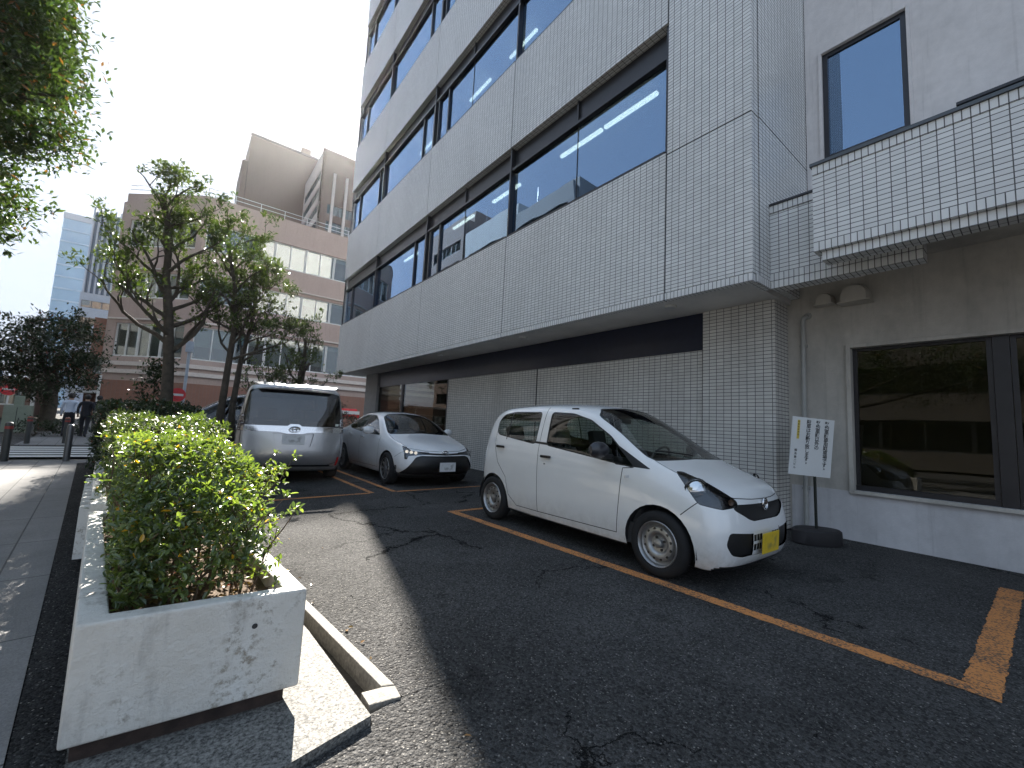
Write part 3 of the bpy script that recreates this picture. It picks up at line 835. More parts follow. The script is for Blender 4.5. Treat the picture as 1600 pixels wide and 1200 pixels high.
def make_wheel(root, x, y, z, r, w, rim_r, side, kind):
    """side +1: outer face towards +x"""
    wh = bpy.data.objects.new('wheel', None); col.objects.link(wh); wh.parent = root
    wh.location = (x, y, z); wh.rotation_euler = (0, 0, 0 if side > 0 else math.pi); wh.empty_display_size = .1
    R_ = rim_r
    prof = [(R_ - .012, -w/2), (R_ + .02, -w/2 - .006), (r - .03, -w/2 - .004), (r - .006, -w/2 + .018), (r, -w/2 + .045), (r, w/2 - .045), (r - .006, w/2 - .018), (r - .03, w/2 + .004), (R_ + .02, w/2 + .006), (R_ - .002, w/2 - .004), (R_ - .012, w/2 - .02)]
    t = MB().lathe(prof, (0, 0, 0), 'x', 48, caps=False); t.build('tyre', m_tyre, wh, smooth=True)
    mb = MB(); h = w / 2
    if kind == 'steel':
        mb.lathe([(R_+.002, h - .006), (R_ - .006, h + .002), (R_ - .018, h - .012), (R_ - .022, h - .04), (R_*.80, h - .052), (R_*.72, h - .025), (R_*.56, h - .014), (R_*.46, h - .022), (R_*.38, h - .045), (R_*.20, h - .05), (R_*.19, h - .02), (R_*.12, h - .012), (0, h - .012)], (0, 0, 0), 'x', 48, caps=False)
        hb = mb
        for i in range(12):
            a = 2 * math.pi * (i + .5) / 12; cy_, cz_ = R_*.655 * math.cos(a), R_*.655 * math.sin(a)
            hb.lathe([(0, .0), (R_*.062, .0), (R_*.062, .006), (0, .006)], (h - .024, cy_, cz_), 'x', 12, mi=1)  # proud dark discs stand for the shaded rim holes
        for i in range(4):
            a = 2 * math.pi * (i + .3) / 4
            hb.lathe([(0, 0), (.012, 0), (.012, .012), (0, .014)], (h - .05, R_*.29*math.cos(a), R_*.29*math.sin(a)), 'x', 8, mi=1)
        mb.build('rim', [m_steel, m_hub], wh, smooth=True)
    else:
        mb.lathe([(R_, h - .01), (R_ - .008, h), (R_ - .02, h - .012), (R_ - .022, h - .06), (R_*.3, h - .07), (0, h - .07)], (0, 0, 0), 'x', 40, mi=1, caps=False)
        n = 10
        for i in range(n):
            a = 2 * math.pi * i / n + (.10 if i % 2 else -.10)
            p0 = Vector((h - .015, math.cos(a) * R_*.16, math.sin(a) * R_*.16)); p1 = Vector((h - .012, math.cos(2*math.pi*i/n) * (R_ - .016), math.sin(2*math.pi*i/n) * (R_ - .016)))
            tt = Vector((0, -math.sin(a), math.cos(a)))
            w0, w1 = .016, .024; dx = Vector((.016, 0, 0))
            mb.add([p0 - tt*w0, p0 + tt*w0, p1 + tt*w1, p1 - tt*w1, p0 - tt*w0 - dx, p0 + tt*w0 - dx, p1 + tt*w1 - dx, p1 - tt*w1 - dx],
                   [(0,1,2,3), (4,7,6,5), (0,4,5,1), (1,5,6,2), (2,6,7,3), (3,7,4,0)], 0)
        mb.lathe([(R_*.24, h - .03), (R_*.22, h - .008), (0, h - .006)], (0, 0, 0), 'x', 20, mi=0)
        mb.lathe([(R_+.003, h - .008), (R_ - .006, h + .003), (R_ - .018, h - .012)], (0, 0, 0), 'x', 40, mi=0, caps=False)
        mb.build('rim', [m_steel, m_hub], wh, smooth=True)
    return wh
def wheel_well(root, x_out, y, z, r, name='wheel_well'):
    """dark liner inside the arch"""
    mb = MB(); n = 20; vs = []; s = 1 if x_out > 0 else -1
    for xx in (x_out - s*.008, x_out - s * .36):
        for j in range(n + 1):
            a = -.12 + (math.pi + .24) * j / n
            vs.append((xx, y + math.cos(a) * r, z + math.sin(a) * r))
    fs = [(j, j+1, j+2+n, j+1+n) for j in range(n)] + [tuple(n + 1 + j for j in range(n + 1))]
    mb.add(vs, fs); return mb.build(name, m_gapm, root)
def seat(root, x, y, z, ang=.25, hr=True, mat=None):
    s = MB(); s.box(x - .24, x + .24, y - .27, y + .25, z, z + .16)
    sm = mat or m_seat
    s2 = s.build('seat', sm, root, bevel=.05, seg=3, smooth=True)
    b = MB().box(-.23, .23, -.06, .07, 0, .56).build('seat_back', sm, s2, bevel=.05, seg=3, smooth=True)
    b.location = (x, y + .24, z + .1); b.rotation_euler = (-ang, 0, 0)
    if hr:
        h = MB().box(-.13, .13, -.05, .05, .60, .79); h.box(-.07, -.055, -.01, .01, .5, .62); h.box(.055, .07, -.01, .01, .5, .62)
        h2 = h.build('headrest', sm, s2, bevel=.03, seg=3, smooth=True); h2.location = b.location; h2.rotation_euler = b.rotation_euler
def steering(root, x, y, z):
    n = 24; path = [(x + .18*math.cos(2*math.pi*i/n), y + .18*math.sin(2*math.pi*i/n)*-.42, z + .18*math.sin(2*math.pi*i/n)*.9) for i in range(n+1)]
    mb = MB().tube(path, .014, 8, caps=False); mb.box(x - .16, x + .16, y - .01, y + .01, z - .02, z + .02)
    mb.build('steering_wheel', m_carint, root, smooth=True)
def badge_plate(root, x, y, z, w, h, colr, name='number_plate', ny=-1, tilt=0.):
    # plate whose characters are too blurred to read: soft smudges in the plate's own ink
    m, nt, b = base_mat('plate_' + name + str(round(colr[0]*100)) + str(round(y*10)))
    P_ = opos(nt)
    mp = nt.nodes.new('ShaderNodeMapping'); nt.links.new(P_, mp.inputs[0]); mp.inputs['Scale'].default_value = (16, 1, 12)
    n = nnoise(nt, 1., 1, .3, mp.outputs[0]); sp = nt.nodes.new('ShaderNodeSeparateXYZ'); nt.links.new(P_, sp.inputs[0])
    edge = nmath(nt, 'MULTIPLY', ramp(nt, nmath(nt, 'ABSOLUTE', sp.outputs[0]), [(w*.25, 1), (w*.42, 0)]), ramp(nt, nmath(nt, 'ABSOLUTE', sp.outputs[2]), [(h*.2, 1), (h*.42, 0)]))
    f = nmath(nt, 'MULTIPLY', ramp(nt, n.outputs['Fac'], [(.48, 0), (.62, .55)]), edge)
    nt.links.new(nmix(nt, f, tuple(colr), (.12, .12, .11)), b.inputs['Base Color']); b.inputs['Roughness'].default_value = .4
    p = MB().box(-w/2, w/2, -.004, .004, -h/2, h/2).build(name, m, root, bevel=.002)
    p.location = (x, y, z); p.rotation_euler = (tilt, 0, 0); return p
# ---------------------------------------------------------------- small white hatchback
def S(u, zb, ys, lv, du=None):
    """station: lv = [(y,z) for levels 3,4,5,6,7,8c]; du offsets per level (0..8)"""
    (y3, z3), (y4, z4), (y5, z5), (y6, z6), (y7, z7), z8 = lv
    pts = [(0, u, zb), (ys * .6, u, zb), (ys, u, zb + .02), (y3, u, z3), (y4, u, z4), (y5, u, z5), (y6, u, z6), (y7, u, z7), (0, u, z8)]
    if du: pts = [(p[0], p[1] + d, p[2]) for p, d in zip(pts, du)]
    return pts
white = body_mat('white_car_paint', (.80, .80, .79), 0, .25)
hatch = thing('hatchback_car', 'small white hatchback with steel wheels and yellow number plate, nearest of the parked cars', 'car', (4.31, 1.60, 0))
F = .80
st = [
 S(.15, .135, .66, [(.73,.27),(.735,.50),(.71,.67),(.63,.79),(.40,.83),.84], (0,0,.02,0,0,.05,.07,.02,-.04)),
 S(.34, .14, .72, [(.77,.30),(.775,.52),(.755,.72),(.665,.875),(.42,.905),.915]),
 S(.70, .17, .72, [(.775,.33),(.785,.55),(.775,.82),(.69,.985),(.43,1.015),1.025]),
 S(.86, .17, .73, [(.775,.33),(.785,.57),(.78,.90),(.69,1.06),(.43,1.09),1.10]),
 S(1.12, .17, .74, [(.78,.34),(.79,.60),(.785,.96),(.68,1.21),(.45,1.265),1.28]),
 S(1.42, .17, .74, [(.78,.34),(.79,.62),(.785,.985),(.665,1.385),(.46,1.475),1.50]),
 S(1.70, .17, .74, [(.78,.34),(.79,.63),(.785,1.00),(.655,1.515),(.46,1.60),1.62]),
 S(2.15, .17, .74, [(.78,.35),(.79,.64),(.785,1.03),(.645,1.545),(.45,1.625),1.645]),
 S(2.65, .17, .74, [(.78,.35),(.79,.65),(.785,1.06),(.645,1.55),(.45,1.63),1.65]),
 S(3.10, .18, .73, [(.775,.36),(.785,.66),(.775,1.09),(.64,1.53),(.44,1.605),1.62]),
 S(3.44, .20, .72, [(.76,.37),(.77,.66),(.755,1.11),(.635,1.51),(.43,1.585),1.60]),
 S(3.68, .24, .66, [(.72,.38),(.725,.66),(.71,1.08),(.61,1.43),(.41,1.50),1.51], (0,0,0,.02,.03,-.02,-.13,-.12,-.11)),
]
front = ([(.46, .065, .28), (.46, .065, .52), (.46, .095, .69)], [(0, .06, .28), (0, .06, .52), (0, .085, .70)])
rear = ([(.42, 3.80, .40), (.42, 3.80, .68), (.42, 3.70, 1.08)], [(0, 3.83, .40), (0, 3.83, .68), (0, 3.73, 1.08)])
bm = loft_car(st, front, rear, 3, creases=((0, 3, 6, .55), (3, 10, 6, .35), (0, 11, 5, .15), (0, 11, 2, .5)))
orig = orig_data(bm)
FA, RA, AZ = .70, 3.31, .29
win_r = rpoly([(2.46, 1.10), (3.26, 1.185), (3.32, 1.23), (3.33, 1.37), (3.25, 1.455), (3.02, 1.49), (2.46, 1.49)], .05)
win_f = rpoly([(.98, .965), (2.24, 1.10), (2.26, 1.49), (1.90, 1.475), (1.62, 1.405), (1.32, 1.24)], .035)
ws = rpoly([(-.67, 1.045), (0, 1.06), (.67, 1.045), (.625, 1.27), (.605, 1.46), (.45, 1.545), (0, 1.575), (-.45, 1.545), (-.605, 1.46), (-.625, 1.27)], .04)
hl = rpoly([(.575, .705), (.80, .685), (1.06, .715), (1.13, .80), (1.24, .955), (1.14, .955), (.92, .89), (.70, .80), (.575, .745)], .03)
gr_up = rpoly([(-.50, .675), (-.50, .72), (-.30, .718), (0, .715), (.30, .718), (.50, .72), (.50, .675), (.33, .595), (.25, .575), (-.25, .575), (-.33, .595)], .02)
gr_lo = rpoly([(-.60, .50), (-.64, .40), (-.58, .315), (-.45, .29), (.45, .29), (.58, .315), (.64, .40), (.60, .50), (.3, .475), (-.3, .475)], .035)
g = .008
lim_f = lambda c: c.y < 1.9 and c.z > 1.0
regs = [
 ('gap', 'side', strip([(2.37, 1.56), (2.38, 1.0), (2.36, .28)], g) + strip([(1.16, .30), (1.13, .60), (1.10, .94), (.98, .955)], g)
   + strip([(1.16, .30), (2.36, .28), (2.78, .28), (2.95, .40), (3.02, .62), (3.22, .80), (3.32, 1.02), (3.33, 1.22)], g)
   + strip([(1.0, .21), (3.0, .205)], g), None),
 ('gap', 'side', strip([(.47, .60), (.34, .72)], g), None),
 ('gap', 'front', strip([(-.62, .835), (-.45, .77), (-.2, .755), (0, .752), (.2, .755), (.45, .77), (.62, .835)], .007), lambda c: c.y < .5),
 ('gap', 'top', strip([(.63, .20), (.665, .50), (.655, .80), (.52, .86), (0, .875), (-.52, .86), (-.655, .80), (-.665, .50), (-.63, .2)], .008), lambda c: c.z > .80),
 ('wt', 'side', [grow(win_r, .028), grow(win_f, .028), [(2.2, 1.09), (2.5, 1.105), (2.5, 1.13), (2.2, 1.12)]], None),
 ('wt', 'side', [rpoly([(.80, .955), (1.20, .965), (1.36, 1.24), (1.22, 1.17)], .02)], None),
 ('wt', 'front', [grow(ws, .02)], lim_f),
 ('arch', 'side', [circ(FA, AZ, .355, 30)], None), ('arch', 'side', [circ(RA, AZ, .345, 30)], None),
 ('rear_glass_side', 'side', [win_r], None), ('front_glass_side', 'side', [win_f], None),
 ('windscreen', 'front', [ws], lim_f),
 ('wt', 'side', [[(3.06, 1.12), (3.08, 1.12), (3.06, 1.5), (3.04, 1.5)]], None),
 ('wt', 'rear', [rpoly([(-.60, 1.06), (.60, 1.06), (.50, 1.42), (-.50, 1.42)], .06)], lambda c: c.y > 3),
 ('rear_glass', 'rear', [rpoly([(-.57, 1.085), (.57, 1.085), (.47, 1.40), (-.47, 1.40)], .06)], lambda c: c.y > 3),
 ('grille', 'front', [gr_up], lambda c: c.y < .4), ('intake', 'front', [gr_lo], lambda c: c.y < .4),
 ('bumper_bar', 'front', [[(-.27, .285), (.27, .285), (.27, .49), (-.27, .49)]], lambda c: c.y < .4),
 ('slot', 'front', [[(x0, z0), (x0 + .045, z0), (x0 + .045, z0 + .055), (x0, z0 + .055)] for x0 in (.105, .16, .215, -.15, -.205, -.26) for z0 in (.325, .405)], lambda c: c.y < .4),
 ('lamp_rim', 'fdiag', [grow(hl, .010)], lambda c: c.y < .62 and c.z > .6), ('headlight', 'fdiag', [hl], lambda c: c.y < .62 and c.z > .6),
]
keys, lay = carve_car(bm, regs)
spec = dict(gap=dict(mat=m_gapm, push=-.004, name='panel_gaps'), wt=dict(mat=m_trim, push=-.001, name='window_trim'),
  arch=None, rear_glass_side=dict(mat=G_side, push=-.006, name='side_window', each=1), front_glass_side=dict(mat=G_side, push=-.006, name='side_window', each=1),
  windscreen=dict(mat=G_car, push=-.004, name='windscreen'), rear_glass=dict(mat=G_car, push=-.004, name='rear_window'),
  grille=dict(mat=m_trim, push=-.012, name='grille'), intake=dict(mat=m_trim, push=-.018, name='lower_intake', each=1),
  bumper_bar=dict(mat=white, push=-.004, name='bumper_bar'), slot=dict(mat=m_trim, push=-.012, name='intake_slots'),
  lamp_rim=dict(mat=m_lampdk, push=-.002, name='headlight_rim', each=1),
  headlight=dict(mat=m_lens, push=-.001, name='headlight', each=1, backing=('headlight_bowl', m_lampdk, -.05)))
parts = split_car(bm, keys, lay, spec, hatch, white, 'body', orig); bm.free()
for s in (-1, 1):
    make_wheel(hatch, s*.70, FA, AZ + .005, .297, .15, .205, s, 'steel'); make_wheel(hatch, s*.70, RA, AZ + .005, .297, .15, .205, s, 'steel')
    wheel_well(hatch, s*.765, FA, AZ, .37); wheel_well(hatch, s*.755, RA, AZ, .36)
    # headlight bowl: round reflector plus black inner half
    lo = parts['headlight'][0 if s > 0 else 1]
    dg_ = Vector((-s, 1.15, 0)).normalized(); q = orig[0].ray_cast(Vector((s*.685, .335, .812)) - dg_*.8, dg_)[0]
    b = MB().lathe([(.0, -.030), (.035, -.026), (.066, -.010), (.088, .012), (.098, .03)], (0, 0, 0), 'y', 28, caps=False).build('reflector', m_chrome, lo, smooth=True)
    b.location = q + dg_*(.052 if s < 0 else .085); b.rotation_euler = (0, 0, math.atan2(-dg_.x, dg_.y))
    b = MB().lathe([(.099, .018), (.106, .010), (.112, .03)], (0, 0, 0), 'y', 28, caps=False).build('reflector_ring', m_lampdk, lo, smooth=True)
    b.location = q + dg_*(.052 if s < 0 else .085); b.rotation_euler = (0, 0, math.atan2(-dg_.x, dg_.y))
    q = orig[0].ray_cast(Vector((s*.47, -1, .735)), Vector((0, 1, 0)))[0]
    k = MB().lathe([(.0, .02), (.02, .015), (.03, .0)], (0, 0, 0), 'y', 16, caps=False).build('indicator', M('indicator_amber', (.14, .08, .05), .3), lo, smooth=True)
    k.location = (s*.47, q.y + .022, .735); k.rotation_euler = (0, 0, s*.3)
    # door handles
    for (u, z) in ((2.22, .955), (3.16, 1.015)):
        h = MB().box(-.012, .012, -.085, .085, -.016, .016).build('door_handle', m_trim, hatch, bevel=.008, smooth=True); h.location = (s*.797, u, z); h.rotation_euler = (0, R(-4)*s, 0)
        if u > 3: h.location.x = s*.785
    # mirror
    mm = MB().lathe([(0, -.125), (.045, -.115), (.078, -.07), (.088, -.01), (.082, .05), (.05, .11), (0, .12)], (0, 0, 0), 'x', 20, sx=.62)
    o = mm.build('door_mirror', M('mirror_black', (.018, .019, .024), .35, coat=.5), hatch, smooth=True); o.location = (s*.90, 1.30, 1.10); o.rotation_euler = (0, 0, s*.15); 
    MB().box(-.08, .08, -.03, .03, -.02, .02).build('mirror_arm', m_trim, o, bevel=.01).location = (-s*.10, .0, -.06)
    # rain visor over the side windows
    vs = []; vis = [(2.62, 1.525), (2.3, 1.528), (1.95, 1.515), (1.62, 1.45), (1.36, 1.31), (1.16, 1.15)]
MB().box(-.035, .035, -.012, .012, -.008, .008)
# roof rack cap, wipers, emblem, side repeater, plate
for s in (-1, 1):
    c = MB().box(-.012, .012, -.05, .05, -.006, .010).build('roof_cap', m_trim, hatch, bevel=.004); c.location = (s*.60, 1.93, 1.545)
loc = orig[0]
def snap(x, y, z, d):
    l, n, i, ds = loc.ray_cast(Vector((x, y, z)), Vector(d)); return l
for (xa, xb) in ((-.50, .02), (.02, .52)):
    pts = []
    for t in range(6):
        x = xa + (xb - xa) * t / 5; u = .80 + .10 * (1 - t / 5)
        p = snap(x, u, 2.0, (0, 0, -1)); pts.append((p.x, p.y, p.z + .014))
    MB().tube(pts, .008, 6).build('wiper', m_trim, hatch)
p = snap(0, -1, .695, (0, 1, 0))
em = MB()
n = 28
em.tube([(.046*math.cos(2*math.pi*i/n)*1.05, 0, .052*math.sin(2*math.pi*i/n)) for i in range(n+1)], .0065, 8, caps=False)
em.tube([(-.012, 0, -.040), (-.016, 0, .038)], .007, 8); em.tube([(-.014, 0, .038), (.012, 0, .030), (.024, 0, .008), (.020, 0, -.018), (.004, 0, -.036)], [.006, .008, .009, .007, .003], 8)
em.build('emblem', m_chrome, hatch, smooth=True).location = (0, p.y - .008, p.z + .01)
pl_h = badge_plate(hatch, -.035, .025, .385, .34, .175, (.72, .50, .03), tilt=.05)
MB().box(-.055, .055, -.004, .004, -.012, .012).build('side_emblem', m_chrome, hatch, bevel=.003).location = (-.7865, 1.02, .865)
hatch.children[-1].scale = (.1, .9, .7)
MB().lathe([(0, -.004), (.012, -.003), (.013, 0)], (0, 0, 0), 'x', 12).build('key_lock', m_chrome, hatch).location = (-.79, 2.24, .87)
# cabin
cb = MB().box(-.70, .70, .95, 3.5, .22, .42); cb.box(-.66, .66, .95, 1.25, .42, .93); cb.box(-.70, -.66, 1.2, 3.4, .3, .94); cb.box(.66, .70, 1.2, 3.4, .3, .94)
cb.box(-.6, .6, 3.32, 3.42, .4, 1.02)
cb.build('cabin', m_carint, hatch)
for s in (-1, 1): seat(hatch, s*.36, 2.0, .42); seat(hatch, s*.34, 2.95, .44, .3)
steering(hatch, .36, 1.42, .98)
mr = MB().box(-.10, .10, -.015, .015, -.03, .03).build('rear_view_mirror', m_trim, hatch, bevel=.01); mr.location = (0, 1.66, 1.43)

# ---------------------------------------------------------------- white saloon
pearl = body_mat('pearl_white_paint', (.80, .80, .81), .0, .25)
saloon = thing('saloon_car', 'white saloon with a big black trapezoid grille, parked beside the silver van', 'car', (4.30, 7.56, 0), R(0.8))
st = [
 S(.24, .18, .62, [(.78,.32),(.80,.50),(.78,.64),(.70,.72),(.45,.76),.77], (0,0,.03,.02,.05,.08,.08,.02,-.05)),
 S(.50, .16, .76, [(.865,.34),(.875,.52),(.85,.70),(.74,.81),(.48,.86),.875]),
 S(.95, .16, .82, [(.89,.34),(.90,.56),(.885,.78),(.78,.91),(.50,.955),.97]),
 S(1.30, .16, .82, [(.895,.34),(.905,.58),(.89,.86),(.76,1.00),(.50,1.045),1.06]),
 S(1.60, .16, .82, [(.89,.34),(.905,.60),(.89,.92),(.72,1.16),(.50,1.22),1.235]),
 S(1.95, .16, .82, [(.89,.34),(.905,.61),(.885,.95),(.665,1.33),(.46,1.39),1.405]),
 S(2.30, .16, .82, [(.89,.34),(.905,.62),(.885,.97),(.625,1.425),(.43,1.485),1.50]),
 S(2.80, .16, .82, [(.89,.35),(.905,.63),(.885,1.0),(.61,1.45),(.42,1.515),1.53]),
 S(3.30, .16, .82, [(.89,.35),(.905,.64),(.885,1.02),(.61,1.40),(.42,1.465),1.48]),
 S(3.75, .17, .82, [(.89,.36),(.905,.66),(.88,1.03),(.64,1.24),(.45,1.32),1.335]),
 S(4.10, .19, .80, [(.87,.38),(.89,.68),(.86,1.02),(.68,1.10),(.48,1.165),1.175]),
 S(4.55, .24, .74, [(.80,.40),(.82,.70),(.79,.99),(.70,1.08),(.48,1.12),1.125]),
]
front = ([(.50, .08, .34), (.50, .085, .50), (.50, .115, .63)], [(0, -.01, .34), (0, 0, .50), (0, .02, .63)])
rear = ([(.5, 4.72, .42), (.5, 4.72, .70), (.5, 4.66, .98)], [(0, 4.76, .42), (0, 4.76, .70), (0, 4.70, .98)])
bm = loft_car(st, front, rear, 3, creases=((0, 4, 6, .5), (4, 10, 6, .4), (0, 11, 5, .2), (0, 11, 2, .5)))
orig = orig_data(bm); FA, RA, AZ = .95, 3.73, .31
win_f = rpoly([(1.55, .975), (2.55, 1.01), (2.56, 1.40), (2.30, 1.385), (2.02, 1.28)], .03)
win_r = rpoly([(2.62, 1.01), (3.42, 1.07), (3.70, 1.14), (3.45, 1.25), (3.15, 1.35), (2.90, 1.395), (2.63, 1.40)], .03)
ws = rpoly([(-.74, 1.01), (0, 1.045), (.74, 1.01), (.66, 1.20), (.58, 1.36), (.42, 1.435), (0, 1.46), (-.42, 1.435), (-.58, 1.36), (-.66, 1.20)], .05)
hl = rpoly([(.50, .655), (.78, .645), (1.00, .62), (1.03, .56), (1.10, .56), (1.14, .68), (1.28, .80), (1.15, .78), (.95, .715), (.75, .70), (.5, .69)], .015)
regs = [
 ('gap', 'side', strip([(2.59, 1.45), (2.59, 1.0), (2.58, .30)], .008) + strip([(1.46, .30), (1.40, .6), (1.44, .95)], .008) + strip([(1.46, .30), (3.12, .28), (3.34, .55), (3.62, .95), (3.70, 1.1)], .008), None),
 ('gap', 'front', strip([(-.68, .765), (-.4, .72), (0, .71), (.4, .72), (.68, .765)], .007), lambda c: c.y < .5),
 ('gap', 'side', strip([(.60, .58), (.40, .70)], .008), None),
 ('gap', 'top', strip([(.69, .4), (.76, .9), (.74, 1.28)], .008) + strip([(-.69, .4), (-.76, .9), (-.74, 1.28)], .008), lambda c: c.z > .7),
 ('wt', 'side', [grow(win_f, .022), grow(win_r, .022), [(2.5, 1.02), (2.7, 1.02), (2.7, 1.4), (2.5, 1.4)]], None),
 ('wt', 'front', [grow(ws, .018)], lambda c: c.y < 2.6 and c.z > .95),
 ('arch', 'side', [circ(FA, AZ, .375, 30)], None), ('arch', 'side', [circ(RA, AZ, .37, 30)], None),
 ('sw', 'side', [win_f, win_r], None), ('windscreen', 'front', [ws], lambda c: c.y < 2.6 and c.z > .95),
 ('rg', 'rear', [rpoly([(-.62, 1.17), (.62, 1.17), (.5, 1.42), (-.5, 1.42)], .06)], lambda c: 2.9 < c.y < 4.3 and c.z > 1.12),
 ('grille', 'front', [rpoly([(-.80, .255), (.80, .255), (.79, .32), (.60, .60), (.5, .63), (-.5, .63), (-.60, .60), (-.79, .32)], .03)], lambda c: c.y < .6),
 ('upgr', 'front', [rpoly([(-.55, .655), (0, .64), (.55, .655), (.55, .69), (0, .675), (-.55, .69)], .01)], lambda c: c.y < .5),
 ('lip', 'front', strip([(-.86, .42), (-.84, .30), (-.78, .245), (.78, .245), (.84, .30), (.86, .42)], .014), lambda c: c.y < .6),
 ('lamp_rim', 'fdiag', [grow(hl, .008)], lambda c: c.y < .85), ('headlight', 'fdiag', [hl], lambda c: c.y < .85),
]
keys, lay = carve_car(bm, regs)
spec = dict(gap=dict(mat=m_gapm, push=-.004, name='panel_gaps'), wt=dict(mat=m_trim, push=-.001, name='window_trim'), arch=None,
  sw=dict(mat=G_car, push=-.006, name='side_windows', each=1), windscreen=dict(mat=G_car, push=-.004, name='windscreen'), rg=dict(mat=G_car, push=-.004, name='rear_window'),
  grille=dict(mat=m_trim, push=-.02, name='grille'), upgr=dict(mat=m_trim, push=-.006, name='upper_grille'), lip=dict(mat=m_gray_trim, push=-.002, name='bumper_line'),
  lamp_rim=dict(mat=m_lampdk, push=-.002, name='headlight_rim', each=1), headlight=dict(mat=m_lens, push=-.001, name='headlight', each=1, backing=('headlight_bowl', m_lampin, -.03)))
parts = split_car(bm, keys, lay, spec, saloon, pearl, 'body', orig); bm.free()
for s in (-1, 1):
    make_wheel(saloon, s*.81, FA, AZ + .01, .325, .19, .215, s, 'alloy'); make_wheel(saloon, s*.81, RA, AZ + .01, .325, .19, .215, s, 'alloy')
    wheel_well(saloon, s*.87, FA, AZ, .39); wheel_well(saloon, s*.87, RA, AZ, .39)
    for (u, z) in ((2.42, .90), (3.28, .94)):
        h = MB().box(-.014, .014, -.09, .09, -.014, .014).build('door_handle', pearl, saloon, bevel=.008, smooth=True); h.location = (s*.905, u, z)
    mm = MB().lathe([(0, -.12), (.05, -.11), (.08, -.06), (.088, 0), (.08, .06), (.05, .11), (0, .12)], (0, 0, 0), 'x', 20, sx=.8)
    o = mm.build('door_mirror', pearl, saloon, smooth=True); o.location = (s*1.0, 1.78, 1.06); o.rotation_euler = (0, 0, s*.2)
    MB().box(-.08, .08, -.03, .03, -.02, .02).build('mirror_arm', m_trim, o, bevel=.01).location = (-s*.09, 0, -.06)
    for q in range(3):
        lo = parts['headlight'][0 if s > 0 else 1]
        b = MB().lathe([(0, .0), (.025, -.008), (.032, -.02)], (0, 0, 0), 'y', 14).build('reflector', m_chrome, lo, smooth=True); b.location = (s*(.60 + .07*q), .21 + .055*q, .685 + .01*q); b.rotation_euler = (0, 0, s*.5)
badge_plate(saloon, 0, -.03, .42, .36, .18, (.72, .72, .72))
loc = orig[0]; p = snap(0, -1, .68, (0, 1, 0))
e2 = MB().tube([(.075*math.cos(2*math.pi*i/24), 0, .05*math.sin(2*math.pi*i/24)) for i in range(25)], .008, 8, caps=False)
e2.tube([(.03*math.cos(2*math.pi*i/20), 0, .045*math.sin(2*math.pi*i/20)) for i in range(21)], .006, 6, caps=False)
e2.tube([(.06*math.cos(2*math.pi*i/20), 0, .02+.018*math.sin(2*math.pi*i/20)) for i in range(21)], .006, 6, caps=False)
e2.build('emblem', m_chrome, saloon, smooth=True).location = (0, p.y - .006, p.z)
cb = MB().box(-.78, .78, 1.2, 4.3, .22, .42); cb.box(-.74, .74, 1.3, 1.75, .42, .95); cb.box(-.8, -.76, 1.5, 3.9, .3, .94); cb.box(.76, .8, 1.5, 3.9, .3, .94); cb.box(-.7, .7, 3.75, 3.85, .4, 1.0)
cb.build('cabin', m_carint, saloon)
for s in (-1, 1): seat(saloon, s*.38, 2.55, .40, .3); seat(saloon, s*.38, 3.45, .42, .35)
steering(saloon, .38, 1.98, .92)

# ---------------------------------------------------------------- silver van, seen from behind (u runs from the tail forwards)
silver = body_mat('silver_van_paint', (.50, .50, .51), .75, .30)
van = thing('silver_van', 'silver van seen from behind with dark tailgate glass and a wide chrome strip', 'van', (1.735, 9.0, 0), R(-5.5))
van.scale = (1.07, 1, 1.0)
st = [
 S(.08, .24, .74, [(.84,.42),(.855,.72),(.845,1.08),(.73,1.80),(.50,1.87),1.885], (.06,.04,.06,.0,.02,.04,.10,.06,.05)),
 S(.26, .20, .80, [(.885,.42),(.895,.72),(.89,1.10),(.76,1.83),(.52,1.905),1.92]),
 S(.60, .18, .82, [(.895,.40),(.905,.70),(.90,1.11),(.765,1.85),(.52,1.925),1.94]),
 S(1.2, .18, .82, [(.895,.40),(.905,.70),(.90,1.10),(.765,1.85),(.52,1.93),1.945]),
 S(2.2, .18, .82, [(.895,.40),(.905,.70),(.90,1.08),(.765,1.84),(.52,1.92),1.935]),
 S(3.1, .18, .82, [(.895,.40),(.905,.70),(.90,1.04),(.75,1.78),(.52,1.86),1.88]),
 S(3.6, .18, .82, [(.895,.40),(.905,.70),(.90,1.01),(.74,1.52),(.52,1.62),1.65]),
 S(4.0, .18, .82, [(.89,.40),(.90,.68),(.89,.96),(.76,1.15),(.52,1.25),1.27]),
 S(4.4, .18, .80, [(.88,.38),(.89,.62),(.87,.86),(.74,1.00),(.50,1.06),1.08]),
 S(4.65, .2, .7, [(.80,.36),(.81,.56),(.78,.76),(.66,.86),(.45,.90),.91]),
]
rearcap = ([(.50, -.02, .44), (.50, 0, .72), (.50, .02, 1.08)], [(0, -.05, .44), (0, -.03, .72), (0, -.01, 1.08)])
frontcap = ([(.5, 4.78, .38), (.5, 4.78, .56), (.5, 4.76, .76)], [(0, 4.82, .38), (0, 4.82, .56), (0, 4.8, .76)])
bm = loft_car(st, rearcap, frontcap, 3, creases=((0, 8, 6, .35), (0, 8, 2, .5)))
orig = orig_data(bm); RA, FA, AZ = .95, 3.85, .31
tg = rpoly([(-.80, 1.10), (.80, 1.10), (.79, 1.30), (.735, 1.745), (.60, 1.775), (-.60, 1.775), (-.735, 1.745), (-.79, 1.30)], .04)
gate = [(-.80, 1.76), (-.815, 1.10), (-.82, .55), (-.76, .40), (-.6, .345), (.6, .345), (.76, .40), (.82, .55), (.815, 1.10), (.80, 1.76)]
back = lambda c: c.y < .5
